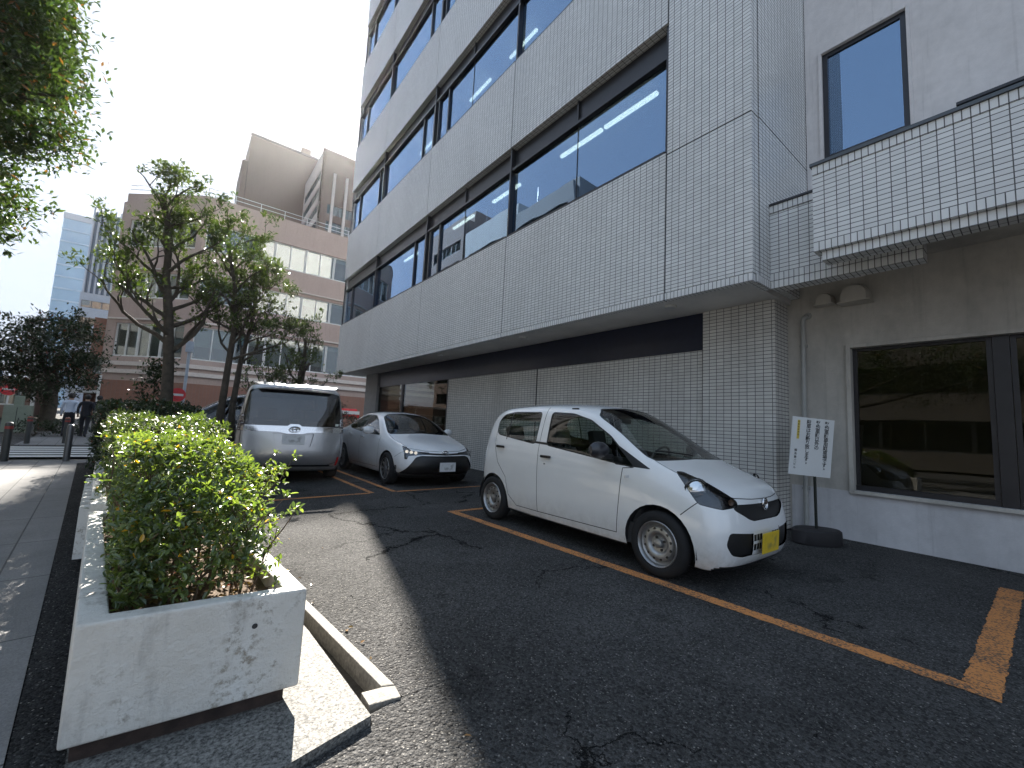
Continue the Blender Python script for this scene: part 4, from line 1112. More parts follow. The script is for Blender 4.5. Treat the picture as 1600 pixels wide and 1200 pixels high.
tl = rpoly([(.70, .92), (.90, .93), (.93, 1.0), (.93, 1.30), (.88, 1.34), (.84, 1.34), (.82, 1.1), (.72, 1.10)], .015)
regs = [
 ('gap', 'front', strip(gate, .010), back),
 ('gap', 'front', strip([(-.72, .235), (.72, .235)], .008) , back),
 ('glass_trim', 'front', [grow(tg, .01)], back), ('tailgate_glass', 'front', [tg], back),
 ('lamp', 'front', [rpoly([(s*a, b) for a, b in ((.775, .975), (.90, .985), (.905, 1.27), (.865, 1.29), (.80, 1.29), (.775, 1.10))], .015) for s in (-1, 1)], back),
 ('strip', 'front', [rpoly([(-.81, 1.085), (-.81, .985), (-.25, .975), (-.12, .945), (.12, .945), (.25, .975), (.81, .985), (.81, 1.085), (.12, 1.09), (.07, 1.13), (-.07, 1.13), (-.12, 1.09)], .015)], back),
 ('recess', 'front', [rpoly([(-.33, .955), (-.28, .70), (.28, .70), (.33, .955), (.15, .955), (.12, .94), (-.12, .94), (-.15, .955)], .02)], back),
 ('reflector_r', 'fdiag', [rpoly([(.86, .33), (.93, .33), (.93, .50), (.86, .50)], .01)], lambda c: c.y < .35),
 ('bumper_trim', 'front', [rpoly([(-.83, .205), (.83, .205), (.80, .315), (-.80, .315)], .02)], back),
 ('arch', 'side', [circ(RA, AZ, .375, 30)], None), ('arch', 'side', [circ(FA, AZ, .375, 30)], None),
 ('sw', 'side', [rpoly([(.32, 1.15), (1.15, 1.14), (1.15, 1.70), (.36, 1.70)], .05), rpoly([(1.25, 1.13), (2.3, 1.10), (2.3, 1.70), (1.25, 1.70)], .05), rpoly([(2.38, 1.10), (3.45, 1.08), (3.2, 1.6), (2.38, 1.69)], .05)], None),
 ('gap', 'side', strip([(1.20, 1.8), (1.20, .8), (1.35, .5), (1.40, .3)], .01) + strip([(2.34, 1.8), (2.34, .3), (1.4, .3)], .01), None),
 ('ws', 'rear', [rpoly([(-.72, 1.18), (.72, 1.18), (.68, 1.72), (-.68, 1.72)], .06)], lambda c: 3 < c.y < 4.2),
]
keys, lay = carve_car(bm, regs)
m_red = M('red_lens', (.45, .02, .02), .25); m_tail = M('clear_tail_lens', (.10, .085, .085), .12, .0, coat=1)
spec = dict(gap=dict(mat=m_gapm, push=-.005, name='panel_gaps'), glass_trim=dict(mat=m_trim, push=-.001, name='window_trim'), tailgate_glass=dict(mat=G_dark, push=-.002, name='tailgate_glass'),
  strip=dict(mat=m_chrome, push=.012, name='chrome_strip'), recess=dict(mat=silver, push=-.035, name='plate_recess'), lamp=dict(mat=m_tail, push=.002, name='tail_lamp', each=1),
  bumper_trim=dict(mat=M('bumper_grey', (.22, .22, .22), .5), push=-.004, name='bumper_trim'), reflector_r=dict(mat=m_red, push=.003, name='bumper_reflector', each=1), arch=None,
  sw=dict(mat=G_dark, push=-.004, name='side_windows', each=1), ws=dict(mat=G_car, push=-.004, name='windscreen'))
parts = split_car(bm, keys, lay, spec, van, silver, 'body', orig); bm.free()
for s in (-1, 1):
    make_wheel(van, s*.80, RA, AZ + .01, .325, .19, .215, s, 'alloy'); make_wheel(van, s*.80, FA, AZ + .01, .325, .19, .215, s, 'alloy')
    wheel_well(van, s*.87, RA, AZ, .39); wheel_well(van, s*.87, FA, AZ, .39)
    lp = parts['lamp'][0 if s > 0 else 1]
    for z0 in (1.005, 1.12, 1.20):
        fr = MB(); x0, x1 = s*.79, s*.878
        a, b = min(x0, x1), max(x0, x1)
        for (p_, q_) in (((a, z0), (b, z0)), ((b, z0), (b, z0 + .055)), ((b, z0 + .055), (a, z0 + .055)), ((a, z0 + .055), (a, z0))):
            pts = []
            for t_ in (0, .33, .67, 1):
                xx, zz_ = p_[0] + (q_[0] - p_[0])*t_, p_[1] + (q_[1] - p_[1])*t_
                hit = orig[0].ray_cast(Vector((xx, -1, zz_)), Vector((0, 1, 0)))[0]
                if hit is not None: pts.append((xx, hit.y - .004, zz_))
            if len(pts) > 1: fr.tube(pts, .006, 5)
        fr.build('lamp_outline', m_chrome, lp)
badge_plate(van, 0, -.012, .84, .36, .18, (.66, .66, .66), tilt=0)
e3 = MB().tube([(.085*math.cos(2*math.pi*i/24), 0, .052*math.sin(2*math.pi*i/24)) for i in range(25)], .010, 8, caps=False)
e3.tube([(.034*math.cos(2*math.pi*i/20), 0, .048*math.sin(2*math.pi*i/20)) for i in range(21)], .007, 6, caps=False)
e3.tube([(.07*math.cos(2*math.pi*i/20), 0, .02+.02*math.sin(2*math.pi*i/20)) for i in range(21)], .007, 6, caps=False)
e3.build('emblem', m_chrome, van, smooth=True).location = (0, -.055, 1.035)
sp_ = MB().add([(-.70, .12, 1.905), (.70, .12, 1.905), (.62, -.045, 1.845), (-.62, -.045, 1.845), (-.70, .12, 1.865), (.70, .12, 1.865), (.62, -.045, 1.822), (-.62, -.045, 1.822)],
   [(0,1,2,3), (7,6,5,4), (0,3,7,4), (1,5,6,2), (3,2,6,7), (0,4,5,1)])
sp_.build('roof_spoiler', silver, van, bevel=.012, seg=3, smooth=True)
MB().box(.68, .735, .0, .004, 1.12, 1.165).build('window_sticker', M('sticker_pale', (.55, .60, .55), .5), van)
MB().box(-.8, .8, .4, 4.2, .25, .5).box(-.7, .7, 3.4, 3.7, .5, 1.05).build('cabin', m_carint, van)
for s in (-1, 1):
    seat(van, s*.38, 1.0, .55, -.2); seat(van, s*.38, 2.1, .55, -.2); seat(van, s*.38, 3.0, .55, -.2)

# ---------------------------------------------------------------- dark car beyond the van, mostly hidden by it
dark = body_mat('dark_car_paint', (.022, .022, .026), .2, .25)
dcar = thing('dark_car', 'dark wagon almost hidden behind the silver van, its door mirror showing above the hedge', 'car', (-.75, 15.6, 0), R(-90))
dcar.scale = (1.05, 1.05, 1.10)
st = [
 S(.22, .18, .62, [(.76,.34),(.78,.55),(.76,.80),(.68,.90),(.45,.93),.94], (0,0,.03,.02,.03,.06,.08,.02,-.02)),
 S(.60, .18, .76, [(.84,.36),(.85,.60),(.84,.88),(.74,1.02),(.48,1.06),1.07]),
 S(1.10, .18, .80, [(.86,.38),(.87,.64),(.86,.98),(.74,1.16),(.50,1.21),1.22]),
 S(1.60, .18, .80, [(.86,.38),(.87,.66),(.86,1.05),(.70,1.50),(.48,1.57),1.585]),
 S(2.10, .18, .80, [(.86,.38),(.87,.68),(.86,1.08),(.66,1.68),(.45,1.74),1.75]),
 S(3.20, .18, .80, [(.86,.38),(.87,.70),(.86,1.10),(.66,1.70),(.45,1.76),1.77]),
 S(3.95, .20, .78, [(.84,.40),(.85,.70),(.83,1.10),(.64,1.62),(.44,1.68),1.69]),
]
bm = loft_car(st, ([(.45, .08, .34), (.45, .08, .55), (.45, .12, .80)], [(0, .02, .34), (0, .02, .55), (0, .06, .8)]), ([(.45, 4.05, .42), (.45, 4.05, .7), (.45, 4.0, 1.1)], [(0, 4.08, .42), (0, 4.08, .7), (0, 4.02, 1.1)]), 3, creases=((0, 6, 6, .4),))
orig = orig_data(bm)
ws = rpoly([(-.72, 1.20), (0, 1.24), (.72, 1.20), (.60, 1.60), (0, 1.68), (-.60, 1.60)], .06)
regs = [('wt', 'front', [grow(ws, .02)], lambda c: c.z > 1.1), ('windscreen', 'front', [ws], lambda c: c.z > 1.1),
 ('sw', 'side', [rpoly([(1.4, 1.10), (2.3, 1.12), (2.3, 1.60), (1.95, 1.60), (1.7, 1.4)], .04), rpoly([(2.38, 1.12), (3.6, 1.15), (3.5, 1.58), (2.38, 1.60)], .05)], None),
 ('hl', 'fdiag', [rpoly([(.62, .72), (1.0, .74), (1.15, .92), (.65, .86)], .02)], lambda c: c.y < .7), ('grille', 'front', [rpoly([(-.5, .55), (.5, .55), (.45, .8), (-.45, .8)], .03)], lambda c: c.y < .5),
 ('arch', 'side', [circ(.85, .31, .36, 26), circ(3.3, .31, .36, 26)], None)]
keys, lay = carve_car(bm, regs)
spec = dict(wt=dict(mat=m_trim, push=-.001, name='window_trim'), windscreen=dict(mat=G_car, push=-.003, name='windscreen'), sw=dict(mat=G_dark, push=-.003, name='side_windows', each=1),
  hl=dict(mat=m_lampin, push=-.002, name='headlight', each=1), grille=dict(mat=m_trim, push=-.01, name='grille'), arch=None)
split_car(bm, keys, lay, spec, dcar, dark, 'body', orig); bm.free()
for s in (-1, 1):
    for u in (.85, 3.3):
        make_wheel(dcar, s*.77, u, .32, .315, .18, .21, s, 'alloy'); wheel_well(dcar, s*.84, u, .31, .375)
    o = MB().lathe([(0, -.12), (.05, -.11), (.08, -.06), (.088, 0), (.08, .06), (.05, .11), (0, .12)], (0, 0, 0), 'x', 16, sx=.8).build('door_mirror', m_chrome, dcar, smooth=True)
    o.location = (s*.97, 1.55, 1.18)
MB().box(-.75, .75, 1.1, 3.8, .3, .5).box(-.7, .7, 1.1, 1.5, .5, 1.08).build('cabin', m_carint, dcar)
for s in (-1, 1): seat(dcar, s*.36, 2.2, .5)
# ================================================================ the city around
m_pink = stucco('pink_render', (.38, .30, .27), .12, .3)
m_pinkband = M('pale_window_band', (.55, .50, .47), .7)
m_brick = tile_mat('red_brick_tile', .22, .075, (.26, .125, .09), mortar=(.20, .17, .15), line=.01, rough=.8)
m_whiteal = M('white_window_frame', (.60, .62, .62), .5)
m_blindw = M('pale_blind', (.36, .39, .37), .7, vary=.3, scale=.9)
G_far = glass_mat('far_glass', (.55, .62, .60), .12, .02)
m_dk = M('dark_band', (.05, .04, .04), .7)
def facade(b, base, p, q, ztop, rows, unit, wallm, framem, nmul=2, depth=.22, wname='spandrel', ground=None, margin=.3, blind=m_blindw, glass=None, transom=False):
    """outer wall from p to q (outside on the right of p->q) with ribbon windows rows=[(z0,z1)]"""
    p, q = Vector(p), Vector(q); d = (q - p); L = d.length; d.normalize(); nin = Vector((-d.y, d.x))
    def slab(mb, a, c, z0, z1, o0, o1, mi=0):
        A = p + d*a; B = p + d*c
        mb.prism([tuple(A + nin*o0), tuple(B + nin*o0), tuple(B + nin*o1), tuple(A + nin*o1)], z0, z1, mi)
    z = 0; w = MB()
    for (z0, z1) in rows:
        slab(w, 0, L, z, z0, 0, .3); z = z1
        slab(w, 0, margin, z0, z1, 0, .3); slab(w, L - margin, L, z0, z1, 0, .3)
    slab(w, 0, L, z, ztop, 0, .3)
    w.build(wname, wallm, b, base)
    bk = MB(); slab(bk, 0.02, L-.02, .1, ztop - .3, .62, .7); bk.build('rooms_behind', m_inside, b, base)
    for (z0, z1) in rows:
        n = max(1, round((L - 2*margin) / unit)); wu = (L - 2*margin) / n
        for i in range(n):
            a = margin + i * wu; f = MB()
            slab(f, a, a + wu - .01, z0, z0 + .10, depth - .16, depth); slab(f, a, a + wu - .01, z1 - .08, z1, depth - .08, depth)
            for k in range(nmul + 1):
                c = a + .04 + (wu - .10) * k / nmul; slab(f, c - .035, c + .035, z0 + .1, z1 - .08, depth - .10, depth)
            if transom: slab(f, a + .06, a + wu - .07, (z0 + z1)/2 - .05, (z0 + z1)/2 + .05, depth - .06, depth)
            fo = f.build('window', framem, b, base)
            g_ = MB(); slab(g_, a + .02, a + wu - .03, z0 + .08, z1 - .06, depth + .002, depth + .01); g_.build('pane', glass or G_far, fo, base)
            if blind:
                hb = random.choice([.15, .35, .6, .95, .95, .8]); g_ = MB(); slab(g_, a + .02, a + wu - .03, z1 - .1 - hb*(z1 - z0 - .2), z1 - .08, depth + .09, depth + .1); g_.build('blind', blind, fo, base)
pk = thing('pink_office_building', 'pinkish office block with bands of white framed windows and brick ground floor behind the trees', 'building', (7, 42, 0))
KB = (7, 42, 0)
PR = [(5.15, 7.75), (9.75, 11.75), (13.85, 16.05)]
facade(pk, KB, (-.1, 40.3), (22, 40.3), 18.2, PR, 2.5, m_pink, m_whiteal, transom=False, margin=.2)
facade(pk, KB, (-5.1, 44.5), (-.12, 40.32), 18.2, PR, 2.0, m_pink, m_whiteal, margin=.5)
b_ = MB().prism([(-5.3, 44.9), (-.1, 41.0), (21.9, 41.0), (21.9, 56), (-5.3, 56)], 3.9, 17.6)
b_.build('core', m_pink, pk, KB)
for (z0, z1, m_) in ((4.45, 4.75, m_pinkband), (3.85, 4.15, m_pinkband), (8.0, 8.12, m_pinkband), (12.0, 12.1, m_pinkband)):
    c = MB().wallprism((22, 40.12), (-.15, 40.12), -.17, z0, z1); c.wallprism((-.15, 40.12), (-5.25, 44.38), -.17, z0, z1 - .001); c.build('ledge', m_, pk, KB)
c = MB().wallprism((22, 40.27), (-.15, 40.27), -.02, 0, 3.3); c.wallprism((-.15, 40.26), (-5.2, 44.45), -.02, 0, 3.3); c.build('brick_base', m_brick, pk, KB)
rl = MB()
for i in range(13):
    x = -.05 + i * 1.8; rl.tube([(x, 40.5, 18.2), (x, 40.5, 18.95)], .025, 5)
for z in (18.6, 18.95): rl.tube([(-5.0, 44.6, z), (-.05, 40.5, z), (22, 40.5, z)], .025, 5)
rl.build('roof_railing', m_whiteal, pk, KB)
MB().box(-5.2, -5.05, 44.2, 44.35, 0, 3.6).build('corner_post', m_whiteal, pk, KB)
for (x, y, w) in ((3.5, 43, 1.2), (6.2, 44, .8), (9.5, 43, 1.0)):
    MB().box(x, x + w, y, y + 1, 17.6, 19.3).build('roof_unit', m_alu2, pk, KB, bevel=.03)

# tall plain brown wall and the paler block in front of it
bt = thing('brown_tower', 'tall brown tower with a blank wall, highest thing on the skyline beside the sun', 'building', (16, 104, 0)); TB = (16, 104, 0)
m_bt = stucco('brown_tower_wall', (.17, .125, .105), .1, .05)
MB().box(5.83, 30, 104, 118, 0, 61.2).build('tower_wall', m_bt, bt, TB)
MB().box(4.8, 5.81, 104.8, 117, 0, 55.5).build('side_stair_shaft', m_bt, bt, TB)
MB().box(15.9, 17.8, 105, 109, 61.2, 63.6).build('lift_housing', m_bt, bt, TB)
MB().box(5.75, 30, 103.9, 104.3, 61.21, 61.7).build('coping', m_dk, bt, TB)
lt_ = thing('pale_office_block', 'pale office block with deep vertical window strips, squeezed between brown tower and tiled offices', 'building', (17, 87, 0)); LB = (17, 87, 0)
m_lt = stucco('pale_block_wall', (.46, .42, .40), .1, .1)
facade(lt_, LB, (17, 103), (17, 87), 54.0, [(z, z + 1.9) for z in (34.5, 38, 41.5, 45, 48.5)], 3.0, m_lt, m_alu2, nmul=2, wname='street_wall', margin=.6)
MB().box(17.4, 40, 87.4, 103, 0, 53.5).build('core', m_lt, lt_, LB)
facade(lt_, LB, (17, 87), (40, 87), 54.6, [(z, z + 2.0) for z in (34.5, 38, 41.5)], 2.2, m_bt, m_alu2, nmul=1, wname='end_wall', margin=1.6)
for x in (19.2, 21.6, 24.5):
    MB().box(x, x + .5, 86.6, 87, 28, 50).build('vertical_fin', m_pinkband, lt_, LB)
# finned slab and glass tower far off to the left
fs_ = thing('finned_office_slab', 'pale office tower with close vertical fins, seen past the left edge of the pink block', 'building', (-15, 120, 0)); FB = (-15, 120, 0)
m_fs = M('pale_blue_concrete', (.42, .47, .54), .7); m_fsd = M('blue_grey_glass', (.12, .17, .24), .2)
MB().box(-18.4, -6, 120.3, 140, 0, 41.3).build('glass_wall', m_fsd, fs_, FB)
for i in range(16):
    MB().box(-18.4 + i*.8, -18.1 + i*.8, 119.7, 120.3, 24, 42).build('fin', m_fs, fs_, FB)
facade(fs_, FB, (-18.6, 119.9), (-6, 119.9), 24, [(z, z + 1.5) for z in (7, 10.5, 14, 17.5, 21)], 1.6, m_fs, m_alu2, nmul=1, wname='lower_wall', margin=.3)
gt = thing('glass_tower', 'distant light blue glass tower, farthest building at the left', 'building', (-32, 200, 0)); GB = (-32, 200, 0)
m_gt = M('blue_curtain_glass', (.30, .46, .60), .25, .2, vary=.15, scale=.08); m_gl = M('curtain_wall_line', (.42, .55, .66), .5)  # light blue glass; its pale colour also stands in for distance haze
MB().prism([(-37.5, 200), (-27.5, 200), (-27.5, 220), (-37.5, 220)], 0, 63).build('curtain_wall', m_gt, gt, GB)
c = MB()
for z in range(3, 63, 4): c.box(-37.6, -27.4, 199.85, 199.99, z, z + .5)
c.build('floor_lines', m_gl, gt, GB)
MB().prism([(-37.6, 199.8), (-27.4, 199.8), (-27.4, 220), (-37.6, 220)], 63, 65).build('crown', m_fs, gt, GB)
# brick building with a white canopy by the far pavement
br = thing('brick_building', 'narrow red brick building with a white entrance canopy just left of the pink block', 'building', (-6, 54, 0)); RB = (-6, 54, 0)
facade(br, RB, (-7.2, 54), (-2, 54), 9.4, [(4.2, 5.8)], 2.4, m_brick, m_whiteal, nmul=1, wname='brick_wall', margin=.4)
MB().box(-7.1, -2, 54.4, 62, 0, 9).build('core', m_brick, br, RB)
MB().box(-7.6, -5.4, 50.5, 54, 2.35, 2.6).build('canopy', m_whiteal, br, RB)
for x in (-7.5, -5.6): MB().box(x, x + .14, 50.6, 50.74, 0, 2.35).build('canopy_post', m_whiteal, br, RB)
lb = thing('low_brown_house', 'low brown building with a flat pale roof at the far left end of the street', 'building', (-15, 52, 0)); LBB = (-15, 52, 0)
m_lb = stucco('brown_wall_low', (.22, .15, .12), .2, .4)
facade(lb, LBB, (-20, 50), (-9.6, 50), 3.0, [(1.0, 2.2)], 2.2, m_lb, m_whiteal, nmul=1, wname='front_wall', margin=.5)
MB().box(-20, -9.7, 50.4, 58, 0, 2.9).build('core', m_lb, lb, LBB); MB().box(-20.3, -9.2, 49.5, 58.3, 3.0, 3.25).build('flat_roof', m_pinkband, lb, LBB)
MB().box(-9.5, -9.3, 49.6, 49.8, 0, 3.0).build('rain_pipe', m_whiteal, lb, LBB)
# the other side of the main road (seen mirrored in the office windows)
specs = [('apartment_building', 'beige apartment building across the road with balconies, mirrored in the first floor glass', (.40, .37, .33), 15.5, 29, 20.5),
         ('grey_office_building', 'plain grey office building across the road, between beige and white blocks', (.30, .30, .30), 29.6, 40, 27.0),
         ('white_apartment_building', 'white block across the road with a lift housing on its roof', (.55, .55, .53), 40.8, 51, 28.5),
         ('brown_apartment_building', 'brown block across the road, farthest of the mirrored row', (.26, .19, .16), 51.6, 62, 31.5),
         ('small_shop_building', 'low cream shop building across the road opposite the camera', (.20, .175, .15), -2, 15, 11.0)]
for nm, lab, cc, ya, yb, H in specs:
    OB = (-18, (ya + yb)/2, 0); o = thing(nm, lab, 'building', OB); mm = stucco(nm + '_wall', cc, .12, .3)
    rows = [(1.0 + 3.2*k, 2.7 + 3.2*k) for k in range(int(H // 3.2))]
    facade(o, OB, (-18, ya), (-18, yb), H, rows, 3.4, mm, m_alu2, nmul=2, wname='front_wall', margin=.9)
    MB().box(-30, -18.4, ya + .05, yb - .05, 0, H - .3).build('core', mm, o, OB)
    MB().box(-26, -21, ya + 2, ya + 5.5, H - .3, H + 2.6).build('roof_house', mm, o, OB)
    MB().tube([(-19.5, yb - 3, H - .3), (-19.5, yb - 3, H + 3.0)], .05, 6).build('roof_mast', m_alu2, o, OB)
# ================================================================ planters
def planter_paint():
    m, nt, b = base_mat('flaking_white_paint'); Pp = wpos(nt)
    n1 = nnoise(nt, 2.6, 7, .65, Pp); n2 = nnoise(nt, 26, 8, .78, Pp); n3 = nnoise(nt, 5, 6, .7, wpos(nt, (1, 1, .25)))
    c = nmix(nt, ramp(nt, n1.outputs['Fac'], [(.40, 1), (.66, 0)]), (.76, .75, .71), (.66, .63, .57))
    sp = nt.nodes.new('ShaderNodeSeparateXYZ'); nt.links.new(Pp, sp.inputs[0])
    # grime: broken blotches and small chips
    bl = nmath(nt, 'MULTIPLY', ramp(nt, n2.outputs['Fac'], [(.50, 0), (.62, 1)]), ramp(nt, n1.outputs['Fac'], [(.47, 0), (.56, 1)]))
    c = nmix(nt, nmath(nt, 'MULTIPLY', bl, .85), c, (.26, .22, .16))
    c = nmix(nt, nmath(nt, 'MULTIPLY', ramp(nt, n3.outputs['Fac'], [(.54, 0), (.70, 1)]), .5), c, (.20, .18, .16))
    vo = nnoise(nt, 22, kind='v', vec=Pp); sc = nt.nodes.new('ShaderNodeSeparateColor'); nt.links.new(vo.outputs['Color'], sc.inputs[0])
    ch = nmath(nt, 'MULTIPLY', nmath(nt, 'GREATER_THAN', sc.outputs[0], .90), nmath(nt, 'LESS_THAN', vo.outputs['Distance'], nmath(nt, 'MULTIPLY', sc.outputs[1], .12)))
    c = nmix(nt, ch, c, (.06, .055, .05))
    nt.links.new(c, b.inputs['Base Color']); b.inputs['Roughness'].default_value = .55
    n4 = nnoise(nt, 22, 7, .7, Pp)
    bump(nt, b, nmath(nt, 'ADD', n4.outputs['Fac'], nmath(nt, 'MULTIPLY', n2.outputs['Fac'], 1.2)), .7, .014); return m
m_plp = planter_paint()
m_rust = M('rusty_board', (.04, .025, .02), .8, vary=.6, scale=14, bumps=.5)
m_soil = M('planter_soil', (.13, .085, .05), .95, vary=.5, scale=40, bumps=1.)
def planter(y0, y1, top, label, w=.085, front_skew=.02):
    c = (pl(y0)/2 + pr(y0)/2, y0, 0); t = thing('planter', label, 'planter', c)
    A = [(pl(y0), y0 + front_skew), (pr(y0), y0 - front_skew), (pr(y1), y1), (pl(y1), y1)]
    B = [(pl(y0) + w, y0 + .075 + front_skew), (pr(y0) - w, y0 + .075 - front_skew), (pr(y1) - w, y1 - .08), (pl(y1) + w, y1 - .08)]
    z0, z1 = .105, top; vs = [(x, y, z0) for x, y in A] + [(x, y, z1) for x, y in A] + [(x, y, z1) for x, y in B] + [(x, y, z1 - .16) for x, y in B]
    # drop the outer top edge a touch for the worn arris
    fs = [(i, (i+1) % 4, (i+1) % 4 + 4, i + 4) for i in range(4)] + [(i+4, (i+1) % 4 + 4, (i+1) % 4 + 8, i + 8) for i in range(4)] + [(i+8, (i+1) % 4 + 8, (i+1) % 4 + 12, i + 12) for i in range(4)] + [(3, 2, 1, 0), (12, 13, 14, 15)]
    MB().add(vs, fs).build('trough_wall', m_plp, t, c, bevel=.012, seg=3)
    sx = .0; C = [(A[0][0] + .03, A[0][1] + .04), (A[1][0] - .05, A[1][1] + .05), (A[2][0] - .05, A[2][1]), (A[3][0] + .03, A[3][1])]
    MB().prism(C, .03, .1045).build('base_board', m_rust, t, c)
    # lumpy soil
    n = 26; vs = []; fs = []; rr = random.Random(int(y0*10))
    for j in range(n + 1):
        for i in range(9):
            y = B[0][1] + .004 + (B[2][1] - B[0][1] - .01) * j / n; xa = B[0][0] + (B[3][0] - B[0][0]) * j / n; xb = B[1][0] + (B[2][0] - B[1][0]) * j / n
            vs.append((xa + (xb - xa) * i / 8, y, top - .085 + rr.uniform(-.012, .018)))
    fs = [(j*9+i, j*9+i+1, (j+1)*9+i+1, (j+1)*9+i) for j in range(n) for i in range(8)]
    MB().add(vs, fs).build('soil', m_soil, t, c, smooth=True)
    return t, c
pt, pc = planter(2.15, 4.42, .52, 'white painted concrete planter with flaking stained front, nearest one, holding the sunlit shrub')
MB().lathe([(0, -.002), (.009, -.002), (.011, .001)], (.335, 2.137, .40), 'y', 14).build('drain_hole', m_joint, pt, pc)
lip_ = MB().box(pl(2.15), pr(2.15), 2.128, 2.133, .47, .48)
p2_, c2_ = planter(4.50, 8.9, .56, 'white concrete planter behind the nearest one, full of clipped hedge')
planter(8.96, 13.0, .56, 'white concrete planter farthest along the pavement, under the tall pruned trees')
sl = MB()
for i in range(9):
    y = 4.75 + i*.22; sl.box(pl(y) - .055, pl(y) + .01, y, y + .09, .10, .50)
for y in (4.6, 6.75): pass
sl.build('vent_slats', m_plp, p2_, c2_)
# ================================================================ leaves
def leaf_mat(name, c1, c2, odd=None, gloss=.35, trans=.35, oddp=.985, rough=.32):
    m = bpy.data.materials.new(name); m.use_nodes = True; nt = m.node_tree; nt.nodes.clear()
    out = nt.nodes.new('ShaderNodeOutputMaterial'); ge = nt.nodes.new('ShaderNodeNewGeometry')
    rnd = ge.outputs['Random Per Island']
    c = nmix(nt, rnd, tuple(c1), tuple(c2))
    n = nnoise(nt, 1.7, 3, .5, opos(nt)); c = nmix(nt, 1., c, ramp(nt, n.outputs['Fac'], [(.3, .7), (.7, 1.25)]), 'MULTIPLY')
    if odd: c = nmix(nt, nmath(nt, 'GREATER_THAN', nmath(nt, 'FRACT', nmath(nt, 'MULTIPLY', rnd, 17.3)), oddp), c, tuple(odd))
    b = nt.nodes.new('ShaderNodeBsdfPrincipled'); nt.links.new(c, b.inputs['Base Color']); b.inputs['Roughness'].default_value = rough
    b.inputs['Specular IOR Level'].default_value = gloss
    b.inputs['Coat Weight'].default_value = max(0., gloss*1.6 - .8); b.inputs['Coat Roughness'].default_value = .34
    t = nt.nodes.new('ShaderNodeBsdfTranslucent'); nt.links.new(nmix(nt, 1., c, (1.5, 1.6, .6), 'MULTIPLY'), t.inputs[0])
    mx = nt.nodes.new('ShaderNodeMixShader'); mx.inputs[0].default_value = trans
    nt.links.new(b.outputs[0], mx.inputs[1]); nt.links.new(t.outputs[0], mx.inputs[2]); nt.links.new(mx.outputs[0], out.inputs[0]); return m
class Leaves:
    """thousands of small folded leaves in one crown mesh"""
    def __init__(s, seed): s.r = np.random.default_rng(seed); s.V = []; s.F = []; s.n = 0
    def add(s, pos, dirs, L, W, full=True):
        """pos (n,3) leaf base, dirs (n,3) along the leaf"""
        n = len(pos)
        if n == 0: return
        d = dirs / (np.linalg.norm(dirs, axis=1, keepdims=True) + 1e-9)
        q = s.r.normal(size=(n, 3)) * .6 + np.array([0, 0, 2.0]); side = np.cross(d, q + 1e-4); side /= (np.linalg.norm(side, axis=1, keepdims=True) + 1e-9)
        nor = np.cross(side, d)
        L = L * s.r.uniform(.7, 1.25, (n, 1)); W = W * s.r.uniform(.75, 1.2, (n, 1))
        if full:
            fold = nor * W * .14
            P0 = pos; P1 = pos + d*L*.35 + side*W*.5 + fold; P2 = pos + d*L*.75 + side*W*.42 + fold*.8 - nor*L*.05; P3 = pos + d*L - nor*L*.14
            P4 = pos + d*L*.75 - side*W*.42 + fold*.8 - nor*L*.05; P5 = pos + d*L*.35 - side*W*.5 + fold; 
            V = np.stack([P0, P1, P2, P3, P4, P5], 1).reshape(-1, 3); b = (np.arange(n) * 6 + s.n)[:, None]
            s.F += (b + np.array([[0, 1, 2, 3]])).tolist() + (b + np.array([[0, 3, 4, 5]])).tolist(); s.n += 6 * n
        else:
            P0 = pos; P1 = pos + d*L*.5 + side*W*.5; P2 = pos + d*L - nor*L*.12; P3 = pos + d*L*.5 - side*W*.5
            V = np.stack([P0, P1, P2, P3], 1).reshape(-1, 3); b = (np.arange(n) * 4 + s.n)[:, None]
            s.F += (b + np.array([[0, 1, 2, 3]])).tolist(); s.n += 4 * n
        s.V.append(V)
    def whorls(s, cen, axis, k, L, W, spread=1.0, full=True):
        n = len(cen); c = np.repeat(cen, k, 0); ax = np.repeat(axis, k, 0)
        d = ax * (1 - spread*.5) + s.r.normal(size=(n*k, 3)) * spread * .65
        s.add(c + s.r.normal(size=c.shape) * L * .25, d, L, W, full)
    def build(s, name, mat, parent, base):
        me = bpy.data.meshes.new(name); V = np.concatenate(s.V) - np.array(base)
        me.from_pydata(V.tolist(), [], s.F); me.materials.append(mat); me.update()
        o = bpy.data.objects.new(name, me); col.objects.link(o); o.parent = parent; return o
LM_sun = leaf_mat('shrub_leaves', (.055, .095, .028), (.19, .24, .06), (.62, .33, .02), 1.0, .42, .982, .40)
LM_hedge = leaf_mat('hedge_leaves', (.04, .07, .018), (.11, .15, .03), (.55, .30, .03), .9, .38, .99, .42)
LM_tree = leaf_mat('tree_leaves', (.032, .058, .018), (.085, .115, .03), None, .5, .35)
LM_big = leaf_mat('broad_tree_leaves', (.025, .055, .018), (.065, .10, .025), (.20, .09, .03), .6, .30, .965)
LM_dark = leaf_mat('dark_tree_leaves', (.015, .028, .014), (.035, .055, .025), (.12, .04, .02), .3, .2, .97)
m_bark = M('bark', (.075, .062, .048), .9, vary=.45, scale=9, bumps=1., bscale=22)
m_twig = M('twig_bark', (.12, .08, .05), .85, vary=.4, scale=20)
rg = np.random.default_rng(11)

